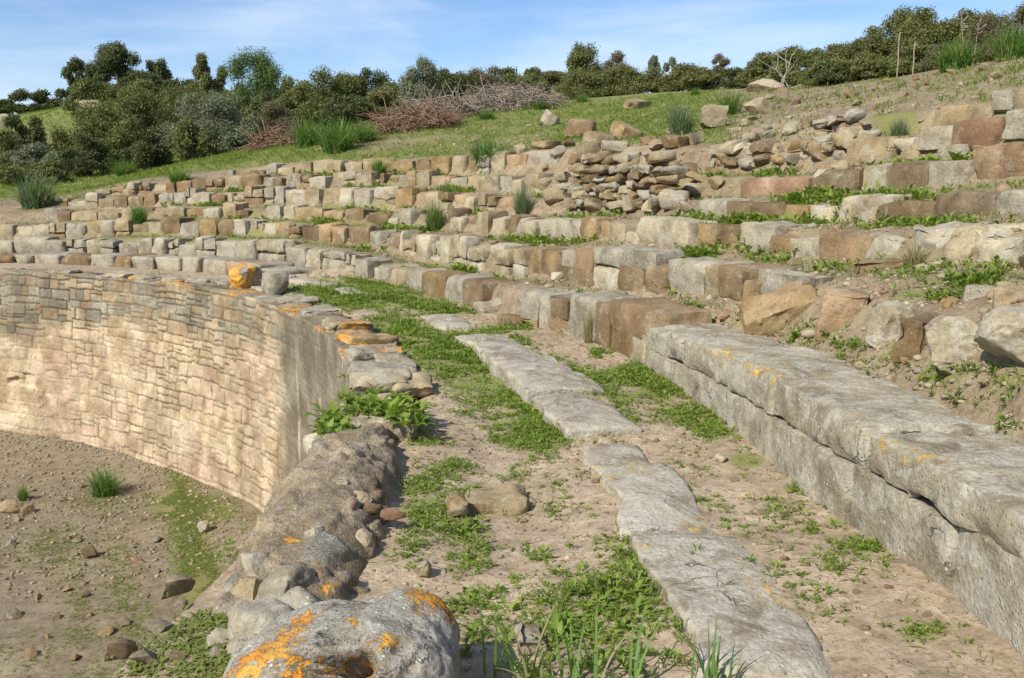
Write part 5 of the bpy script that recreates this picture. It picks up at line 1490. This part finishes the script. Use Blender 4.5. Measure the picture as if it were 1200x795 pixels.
twig(1030, 470, 0.35, 0.004, 'twig_dark', 'dark dry twig lying on the big lowest tier beside orange lichen', 61, (1, -.3), 2)
twig(1060, 492, 0.3, 0.004, 'twig_dark', 'thin reddish twig on the soil behind the lowest tier', 62, (1, .2), 2)
twig(1130, 500, 0.25, 0.003, 'twig_dark', 'small brown twig near the white flowers', 63, (.5, .7), 2)
twig(740, 590, 0.22, 0.004, 'twig_grey', 'curved grey twig lying across the near kerb slab', 64, (1, -.2), 1, 0.06)
twig(915, 610, 0.18, 0.004, 'twig_dark', 'short dark twig between kerb slab and lowest tier', 65, (.6, .5), 1)
twig(470, 665, 0.3, 0.005, 'twig_grey', 'pale dry stalk leaning from the ruined wall stump into the weeds', 66, (.7, -.3), 0, 0.06)
twig(520, 500, 0.35, 0.004, 'twig_grey', 'long pale stalk lying among the weeds on the passage', 67, (1, .6), 0, 0.03)
twig(610, 640, 0.25, 0.004, 'twig_grey', 'thin dry stalk on the bare soil in the middle of the passage', 68, (1, .1), 1)
twig(560, 583, 0.13, 0.009, 'twig_dark', 'stubby dark root sticking out of the beige flat slab', 69, (1, .1), 1, 0.03)


# ------------------------------------------------------------------ shrubs and trees
def crown_geo(w, d, h, seed, leaf=0.13, dens=620, lobes=22, lobe=0.30, open_=0.0, flat=0.0, z0=0.0, cone=0.0, dome=False, cap=24000):
    rg = np.random.default_rng(seed)
    LB = []
    while len(LB) < lobes:
        q = rg.uniform(-1, 1, 3)
        if dome:
            q[2] = rg.random() ** 1.1
            rr = math.hypot(math.hypot(q[0], q[1]), q[2] ** 1.3)
            if rr > 1 or rr < 0.45: continue
            LB.append(np.array([q[0] * 0.84 * (1 - cone * 0.5 * q[2]), q[1] * 0.84 * (1 - cone * 0.5 * q[2]), q[2] * 1.6 - 0.84])); continue
        if q[2] < -0.8: continue
        rr = np.linalg.norm(q)
        if rr > 1 or rr < 0.35 + 0.2 * open_: continue
        s = 1 - cone * max(q[2], -1) * 0.55 - cone * 0.2
        LB.append(np.array([q[0] * s, q[1] * s, q[2]]) * 0.78)
    LB = np.array(LB); LR = lobe * rg.uniform(0.65, 1.3, lobes)
    hw = np.array([w / 2, d / 2, h / 2])
    area = 2 * math.pi * ((w * d + w * h + d * h) / 6) * 1.5
    leaf *= 0.60; n = int(np.clip(area * dens * 0.8 * (0.13 / leaf) ** 2, 1500, cap))
    k = rg.choice(lobes, n, p=LR ** 2 / (LR ** 2).sum())
    u = rg.normal(size=(n, 3)); u /= np.linalg.norm(u, axis=1, keepdims=True)
    rad_ = (rg.random(n) ** 0.45) * (1 + 0.18 * rg.normal(size=n))
    P = (LB[k] + u * (LR[k] * rad_)[:, None]) * hw
    P[:, 2] += h / 2 + z0
    P = P[P[:, 2] > z0 * 0.6 + 0.02]; n = len(P); u = u[:n]
    nn = u + rg.normal(0, 0.55, (n, 3)); nn[:, 2] += 0.35; nn /= np.linalg.norm(nn, axis=1, keepdims=True)
    t = np.cross(nn, rg.normal(size=(n, 3))); t /= np.maximum(np.linalg.norm(t, axis=1, keepdims=True), 1e-6)
    s = np.cross(nn, t)
    ln = (leaf * rg.uniform(0.6, 1.3, n))[:, None]; wd = ln * rg.uniform(0.35, 0.6, (n, 1))
    V = np.stack([P - t * ln / 2, P + s * wd / 2, P + t * ln / 2, P - s * wd / 2], 1).reshape(-1, 3)
    Q = np.arange(n * 4).reshape(n, 4)
    tn = np.repeat(np.clip(rg.random(n) * 0.7 + 0.3 * rg.random(lobes)[k[:n]], 0, 1), 4)
    return V, Q, tn, LB * hw + np.array([0, 0, h / 2 + z0])


def plant(name, px, ytop, ybase, D, wpx, leafm, label, cat, seed, trunk=0.0, group=None, bark='bark', **kw):
    p = at_depth(px, ybase, D); gz = float(ground(p[0], p[1])[0]); p[2] = gz
    ztop_ = at_depth(px, ytop, D)[2]; h = max(ztop_ - gz, 0.6); w = wpx * D / F
    root = tag(empty(name, p), label, cat, group)
    tz = h * trunk
    V, Q, tn, LC = crown_geo(w * 1.12, w * 1.0, (h - tz) * 1.06, seed, z0=tz, dome=trunk < 0.05, **kw)
    mesh('crown', V, Q, L[leafm], root, smooth=False, attrs={'tone': tn})
    a = Acc(); rg = np.random.default_rng(seed)
    tr = max(0.05, h * 0.035)
    if trunk > 0.05:
        top = np.array([rg.normal(0, .1), 0, tz + (h - tz) * 0.35]); pts = [np.array([0, 0, -0.2]), np.array([rg.normal(0, .08), 0, tz * 0.5]), top]
        a.add(*tube(np.array([pts[0] + (pts[1] - pts[0]) * t for t in (0, .5)] + [pts[1] + (pts[2] - pts[1]) * t for t in (0, .5, 1)]), tr * 1.2, tr * 0.6, 7))
    else: top = np.array([0, 0, -0.1])
    for c in LC[rg.choice(len(LC), min(9, len(LC)), replace=False)]:
        m = (top + c) / 2 + rg.normal(0, 0.1, 3)
        a.add(*tube(np.array([top, (top + m) / 2, m, (m + c) / 2, c]), tr * 0.5, tr * 0.12, 5))
    a.build('trunk' if trunk > 0.05 else 'stem', M[bark], root)
    return root


shr = lambda *a, **k: plant('shrub', *a, cat='shrub', group='shrubs along the top of the slope', **k)
tre = lambda *a, **k: plant('tree', *a, cat='tree', **k)
# far left hill
shr(12, 101, 133, 74, 44, 'oak', 'dark low bush at the far left edge of the skyline', seed=1, leaf=0.26, lobes=14)
shr(50, 106, 132, 74, 44, 'oak', 'dark low bush on the skyline right of the leftmost one', seed=2, leaf=0.26, lobes=14)
tre(98, 62, 124, 62, 42, 'oak', 'left and thinnest of the three dark oaks on the left skyline', seed=3, leaf=0.24, lobes=13, lobe=0.26, open_=0.6, trunk=0.12, dens=520)
tre(141, 54, 122, 62, 58, 'oak', 'tallest of the three dark oaks on the left skyline', seed=4, leaf=0.24, lobes=22, lobe=0.3, trunk=0.08)
tre(187, 67, 120, 63, 30, 'oak', 'small right hand one of the three dark oaks on the left skyline', seed=5, leaf=0.24, lobes=12, lobe=0.32, trunk=0.12, open_=0.4)
shr(165, 85, 116, 61, 60, 'oak', 'dark bush filling the foot of the three oaks', seed=6, leaf=0.24, lobes=16)
shr(85, 96, 126, 60, 34, 'oak', 'small dark bush under the thinnest oak', seed=61, leaf=0.24, lobes=10)
shr(28, 132, 186, 42, 62, 'oak', 'rounded dark bush standing on the green meadow at the left', seed=7, leaf=0.2)
shr(30, 165, 224, 33, 60, 'olive', 'loose grey green bush below the dark meadow bush', seed=8, leaf=0.14)
shr(66, 172, 218, 32, 40, 'olive', 'small olive toned bush left of the big dark green one', seed=9, leaf=0.14)
shr(-15, 150, 230, 34, 60, 'hedge', 'bush cut by the left edge of the view', seed=10, leaf=0.16)
shr(118, 110, 205, 34, 80, 'lentisk', 'big dark green bush, left half of the mass under the oaks', seed=11, leaf=0.15, lobes=30)
shr(170, 106, 200, 36, 80, 'lentisk', 'big dark green bush, right half of the mass under the oaks', seed=12, leaf=0.15, lobes=30)
shr(178, 152, 198, 30.5, 62, 'oak', 'low dark bush in front of the big dark green mass', seed=13, leaf=0.13)
shr(105, 160, 204, 31, 62, 'oak', 'lowest dark bush at the left foot of the big green mass', seed=63, leaf=0.13)
shr(215, 100, 160, 45, 70, 'hedge', 'mid green bush between the oaks and the sparse tree', seed=14, leaf=0.17)
shr(245, 104, 192, 31, 96, 'olive', 'large grey green bush in front of the sparse tree', seed=15, leaf=0.12, lobes=32)
shr(285, 128, 178, 30.5, 50, 'olive', 'small grey green bush right of the large grey green one', seed=16, leaf=0.12)
tre(252, 60, 118, 50, 44, 'lentisk', 'sparse tree with ragged separate branches on the skyline', seed=17, leaf=0.18, lobes=10, lobe=0.24, open_=1.0, trunk=0.3, dens=420)
tre(301, 56, 130, 48, 62, 'bright', 'full bright green tree on the left skyline', seed=18, leaf=0.15, lobes=34, lobe=0.32, trunk=0.07)
shr(345, 88, 158, 38, 72, 'hedge', 'green bush right of the bright green tree', seed=19, leaf=0.15)
shr(330, 120, 172, 31, 60, 'scrub', 'thin brownish scrub below the bright green tree', seed=20, leaf=0.11, dens=420)
shr(388, 82, 150, 40, 72, 'lentisk', 'dark bush in the hedge behind the big grassy clump', seed=21, leaf=0.15)
shr(430, 82, 146, 41, 60, 'oak', 'dark bush behind the reddish brush pile', seed=22, leaf=0.15)
shr(460, 90, 140, 39, 46, 'lentisk', 'small dark bush left of the pointed grey green one', seed=23, leaf=0.14)
tre(492, 63, 135, 37, 50, 'olive', 'pointed grey green small tree rising from the hedge', seed=24, leaf=0.13, cone=0.8, trunk=0.08)
shr(532, 80, 128, 41, 58, 'oak', 'dark bush behind the right shoulder of the brush pile', seed=25, leaf=0.15)
shr(572, 79, 120, 43, 64, 'scrub', 'brown grey bush above the big grey brush', seed=26, leaf=0.14, dens=450)
shr(615, 84, 116, 45, 60, 'hedge', 'green bush low on the skyline beyond the grey brush', seed=27, leaf=0.16)
shr(655, 82, 113, 46, 60, 'hedge', 'green bush left of the clipped hedge', seed=28, leaf=0.16)
for i, x in enumerate((692, 730, 768, 806)):
    shr(x, 80 - (i % 2) * 3, 116, 37, 58, 'hedge', ['left', 'second from left', 'third from left', 'right'][i] + ' bush of the dense clipped hedge in the middle of the skyline', seed=30 + i, leaf=0.13, lobes=30, lobe=0.34)
tre(683, 52, 92, 42, 38, 'lentisk', 'round topped tree above the clipped hedge', seed=35, leaf=0.15, lobes=16, lobe=0.36, trunk=0.3)
tre(722, 60, 92, 46, 44, 'scrub', 'thin brownish tree above the clipped hedge', seed=36, leaf=0.15, open_=.5, trunk=0.2, dens=420)
tre(768, 60, 92, 46, 16, 'olive', 'left of two small thin trees above the hedge', seed=37, leaf=0.15, lobes=7, trunk=0.35)
tre(787, 64, 92, 46, 20, 'olive', 'right of two small thin trees above the hedge', seed=38, leaf=0.15, lobes=7, trunk=0.3)
tre(842, 66, 108, 36, 30, 'scrub', 'leafless looking grey tree right of the hedge', seed=39, leaf=0.1, lobes=12, open_=1, trunk=0.3, dens=300)
shr(870, 70, 108, 31, 52, 'oak', 'small dark bush beside the grey leafless tree', seed=40, leaf=0.12)
shr(905, 60, 109, 30, 60, 'lentisk', 'dark rounded bush behind the bleached dead branches', seed=41, leaf=0.12)
shr(942, 51, 108, 29, 66, 'lentisk', 'rounded bush right behind the dead branches', seed=42, leaf=0.12)
shr(985, 50, 106, 27.5, 66, 'hedge', 'bush at the left foot of the big right hand bush hill', seed=43, leaf=0.12)
shr(1018, 32, 103, 26, 66, 'hedge', 'left shoulder bush of the big right hand mass', seed=44, leaf=0.115, lobes=28)
shr(1052, 13, 98, 25.5, 76, 'hedge', 'tall left crest bush of the big right hand mass', seed=45, leaf=0.115, lobes=30)
shr(1090, 8, 92, 24.5, 78, 'hedge', 'highest bush of the big right hand mass', seed=46, leaf=0.115, lobes=30)
shr(1128, 14, 86, 24, 66, 'hedge', 'right crest bush of the big right hand mass', seed=47, leaf=0.115, lobes=28)
shr(960, 74, 108, 25.5, 56, 'lentisk', 'low front bush left of the wooden posts', seed=48, leaf=0.1)
shr(1008, 64, 104, 24.3, 60, 'lentisk', 'low front bush just left of the taller post', seed=49, leaf=0.1)
shr(1062, 56, 96, 22.6, 64, 'lentisk', 'low front bush behind the shorter post', seed=50, leaf=0.1)
shr(1105, 48, 90, 22, 50, 'scrub', 'brownish scrub behind the wide bright tuft', seed=51, leaf=0.09, dens=450)
shr(1160, 14, 76, 20.5, 56, 'scrub', 'tangled brown scrub right of the wide bright tuft', seed=52, leaf=0.08, dens=420)
shr(1195, -6, 66, 19.5, 60, 'scrub', 'brown scrub at the top right corner', seed=53, leaf=0.08, dens=420)
shr(1245, -20, 60, 19, 70, 'hedge', 'bush beyond the right edge', seed=54, leaf=0.1)


for i, (x, yt, yb, D, w, m, lab) in enumerate([
    (205, 112, 150, 52, 60, 'oak', 'dark bush between the rock outcrop and the sparse tree'), (235, 110, 145, 50, 54, 'lentisk', 'green bush at the foot of the sparse tree'),
    (275, 112, 150, 47, 60, 'hedge', 'green bush left of the trunk of the bright tree'), (318, 104, 150, 46, 50, 'oak', 'dark bush right of the trunk of the bright tree'),
    (365, 92, 150, 44, 60, 'hedge', 'green bush filling the hedge right of the bright tree'), (410, 86, 148, 43, 56, 'hedge', 'green bush in the hedge behind the reddish brush'),
    (365, 118, 160, 33, 60, 'lentisk', 'low green bush just behind the left brush heap'), (408, 112, 158, 32, 60, 'oak', 'low dark bush just behind the big grassy clump'),
    (448, 104, 150, 33, 54, 'hedge', 'low green bush touching the reddish brush pile'), (550, 82, 126, 44, 50, 'lentisk', 'green bush on the skyline above the grey brush'), (595, 82, 122, 46, 56, 'oak', 'dark bush on the skyline above the grey brush'),
    (635, 80, 118, 48, 50, 'oak', 'dark bush on the skyline near the end of the grey brush'), (672, 86, 116, 40, 46, 'lentisk', 'bush at the left end of the clipped hedge'), (826, 82, 112, 36, 46, 'hedge', 'bush joining the clipped hedge to the grey tree'),
    (890, 80, 110, 29, 46, 'hedge', 'low bush just behind the dead branches'), (135, 95, 128, 59, 60, 'lentisk', 'bush under the tallest oak of the left skyline'), (228, 140, 195, 30, 50, 'hedge', 'low green bush at the left foot of the large grey green one'), (80, 140, 200, 35, 44, 'hedge', 'green bush at the left edge of the big dark mass'), (145, 128, 200, 32.5, 60, 'lentisk', 'green bush in the middle front of the big dark mass')]):
    shr(x, yt, yb, D, w, m, lab, seed=300 + i, leaf=0.15 * D / 38 + 0.02)


for i, (x, yt, yb, D, w, m, lab) in enumerate([
    (110, 88, 126, 58, 60, 'lentisk', 'green bush under the left oak beside the rock heap'), (160, 92, 126, 57, 60, 'hedge', 'olive green bush in front of the low rock outcrop'), (215, 92, 130, 56, 56, 'oak', 'dark bush on the skyline right of the smallest oak'),
    (240, 92, 128, 55, 50, 'hedge', 'green bush on the skyline behind the sparse tree'), (272, 90, 130, 54, 50, 'lentisk', 'green bush on the skyline left of the bright tree'), (332, 92, 130, 52, 50, 'lentisk', 'green bush on the skyline right of the bright tree'), (20, 182, 232, 29, 60, 'hedge', 'olive green bush in front of the loose grey green one at the left edge'), (60, 188, 228, 29, 50, 'lentisk', 'dark green low bush above the bluish grass tuft'),
    (925, 82, 110, 27.5, 56, 'hedge', 'low olive bush right of the dead branches'), (1030, 70, 102, 23.6, 60, 'hedge', 'low olive bush between the two posts and the left shoulder'), (1085, 60, 94, 22.6, 56, 'hedge', 'low olive bush right of the posts'), (1140, 40, 84, 21.4, 56, 'hedge', 'low olive bush between the two bright tufts'), (985, 78, 108, 24.6, 56, 'oak', 'dark low bush in the middle of the front row on the right ridge'), (1150, 8, 80, 24, 60, 'hedge', 'bush filling the ridge behind the tangled brown scrub')]):
    shr(x, yt, yb, D, w, m, lab, seed=400 + i, leaf=0.14 * D / 38 + 0.02)


# dry brush piles
def brush(px0, px1, ytop, ybase, D, mat, label, seed, n=260):
    rg = np.random.default_rng(seed)
    c = at_depth((px0 + px1) / 2, ybase, D); c[2] = float(ground(c[0], c[1])[0])
    w = (px1 - px0) * D / F; h = at_depth(px0, ytop, D)[2] - c[2]
    a = Acc()
    for i in range(n):
        x = rg.uniform(-0.5, 0.5); y = rg.uniform(-0.35, 0.35)
        env = max(0.12, 1 - (2 * x) ** 2) ** 0.6 * max(0.2, 1 - (2.2 * y) ** 2) ** 0.5
        p = np.array([x * w, y * w * 0.8, rg.uniform(0.0, 0.75) * env * h])
        p[2] += float(ground(c[0] + p[0], c[1] + p[1])[0]) - c[2]
        d = np.array([rg.normal(0, 1) + x * 1.2, rg.normal(0, .8) - 0.3, rg.normal(0.35, 0.4)]); d /= np.linalg.norm(d)
        pts = [p]; q = p.copy(); ln = rg.uniform(0.35, 1.0)
        for _ in range(5):
            d = d + rg.normal(0, 0.18, 3); d[2] -= 0.1; d /= np.linalg.norm(d); q = q + d * ln / 5; pts.append(q.copy())
        a.add(*tube(pts, rg.uniform(0.010, 0.022), 0.005, 3))
    o = a.build('brush_pile', M[mat], None, c)
    return tag(o, label, 'brush pile', 'piles of dry brush')


brush(440, 528, 116, 163, 27.6, 'twig_red', 'reddish brown heap of cut dry brush beside the big grassy clump', 1, 520)
brush(515, 645, 92, 140, 31, 'twig_grey', 'wide grey brown heap of dry brush in the middle of the slope top', 2, 800)
brush(300, 350, 142, 172, 28.2, 'twig_red', 'small reddish heap of brush left of the big grassy clump', 3, 160)
brush(470, 560, 100, 140, 31, 'twig_grey', 'grey brush heap just behind the reddish one', 4, 420)

# dead branches and two upright dead stalks at the right
a = Acc(); rgb = np.random.default_rng(9); p = hit_ground(906, 106)
for i in range(5):
    dd = np.array([[0.9, 0, 0.35], [0.5, .2, 0.7], [0.1, 0, 1], [0.8, -.2, 0.15], [-.5, 0, .5]][i]); branchy(a, np.array([0.12 * i, 0, 0]), dd / np.linalg.norm(dd), 1.0, 0.016, 1, rgb)
tag(a.build('dead_branch', M['deadwood'], None, p), 'bleached dead branches sticking up before the right hand bushes', 'dead branch')
for i, (px, y0, y1, D, lab) in enumerate([(1051, 38, 66, 21.6, 'taller dead stalk in front of the bushes'), (1069, 50, 70, 21.4, 'shorter dead stalk right of the taller one')]):
    p = at_depth(px, y1 + 22, D); p[2] = float(ground(p[0], p[1])[0]); ht = at_depth(px, y0, D)[2] - p[2]
    V, Q = tube(np.array([[0, 0, -.2], [0.01, 0, ht * .4], [0.0, 0.01, ht * .8], [0.015, 0, ht]]), 0.015, 0.012, 8)
    top = np.arange(len(V) - 8, len(V))[None]
    tag(mesh('dead_stalk', V, [Q, top], M['twig_grey'], None, p), lab, 'dead stalk', 'upright dead stalks')
# dry flower stalks behind the wide tuft
for i, (px, y0, y1, lab) in enumerate([(1098, 24, 80, 'tall dry flower stalk left behind the wide bright tuft'), (1108, 20, 80, 'tallest dry flower stalk behind the wide bright tuft'), (1130, 20, 78, 'dry flower stalk rising right behind the wide bright tuft'), (1140, 28, 78, 'dry flower stalk leaning over the gap between the two bright tufts')]):
    p = hit_ground(px, y1)
    if p is None: continue
    ht = (y1 - y0) * p[1] / F; a = Acc(); rgb = np.random.default_rng(20 + i)
    top = np.array([rgb.normal(0, .1), 0, ht]); a.add(*tube(np.array([[0, 0, 0], top * .5, top]), 0.012, 0.006, 4))
    for j in range(10):
        q = top * rgb.uniform(.6, 1); a.add(*tube(np.array([q, q + rgb.normal(0, .06, 3) + [0, 0, .05]]), 0.006, 0.012, 4))
    tag(a.build('dry_stalk', M['twig_grey'], None, p), lab, 'dry stalk', 'dry flower stalks')

# ------------------------------------------------------------------ camera
cam = bpy.data.cameras.new('camera'); co = link(bpy.data.objects.new('camera', cam))
cam.sensor_width = 36; cam.sensor_fit = 'HORIZONTAL'; cam.lens = 36 * F / 1200
co.location = (0, 0, H); co.rotation_euler = (math.pi / 2 - PITCH, 0, 0)
cam.clip_start = 0.05; cam.clip_end = 2000
SC.camera = co

# ------------------------------------------------------------------ light and sky
SUN_EL, SUN_AZ = rad(41), math.atan2(-0.74, -0.67)      # azimuth: direction towards the sun in the xy plane
sd = np.array([math.cos(SUN_EL) * math.cos(SUN_AZ), math.cos(SUN_EL) * math.sin(SUN_AZ), math.sin(SUN_EL)])
sun = bpy.data.lights.new('sun', 'SUN'); so = link(bpy.data.objects.new('sun', sun))
sun.energy = 4.6; sun.angle = rad(0.5); sun.color = (1.0, 0.955, 0.845)
from mathutils import Vector
so.rotation_euler = Vector(sd).to_track_quat('Z', 'Y').to_euler(); so.location = (-10, -10, 20)

W = bpy.data.worlds.new('World'); SC.world = W; W.use_nodes = True
t = W.node_tree; t.nodes.clear(); g = G(t)
sky = g.n('ShaderNodeTexSky', sky_type='NISHITA'); sky.sun_disc = False; sky.sun_elevation = SUN_EL
sky.sun_rotation = math.pi / 2 - SUN_AZ
sky.air_density = 1.0; sky.dust_density = 0.2; sky.ozone_density = 3.5
bg = g.n('ShaderNodeBackground'); bg.inputs[1].default_value = 0.1
tc = g.n('ShaderNodeTexCoord'); mp = g.n('ShaderNodeMapping'); mp.inputs['Scale'].default_value = (1.0, 1.0, 5.5); mp.inputs['Rotation'].default_value = (0.06, -0.05, 0.3)
g.l(tc.outputs['Generated'], mp.inputs[0])
n1 = g.noise(mp.outputs[0], 1.9, 6, 0.55, 0.5); n2 = g.noise(mp.outputs[0], 6, 6, 0.6, 0.3)
veil = g.rng(g.math('ADD', g.math('MULTIPLY', n1, 0.75), g.math('MULTIPLY', n2, 0.25)), 0.40, 0.66, 0.0, 0.6)
c = g.mix(veil, g.mix(1.0, sky.outputs[0], (0.86, 0.95, 1.1), 'MULTIPLY'), (6.4, 7.2, 8.4))
g.l(c, bg.inputs[0]); out = g.n('ShaderNodeOutputWorld'); g.l(bg.outputs[0], out.inputs[0])

SC.view_settings.view_transform = 'Standard'; SC.view_settings.look = 'None'; SC.view_settings.exposure = 0.42; SC.view_settings.gamma = 1.0
SC.render.engine = 'CYCLES'
SC.cycles.max_bounces = 5; SC.cycles.transparent_max_bounces = 4
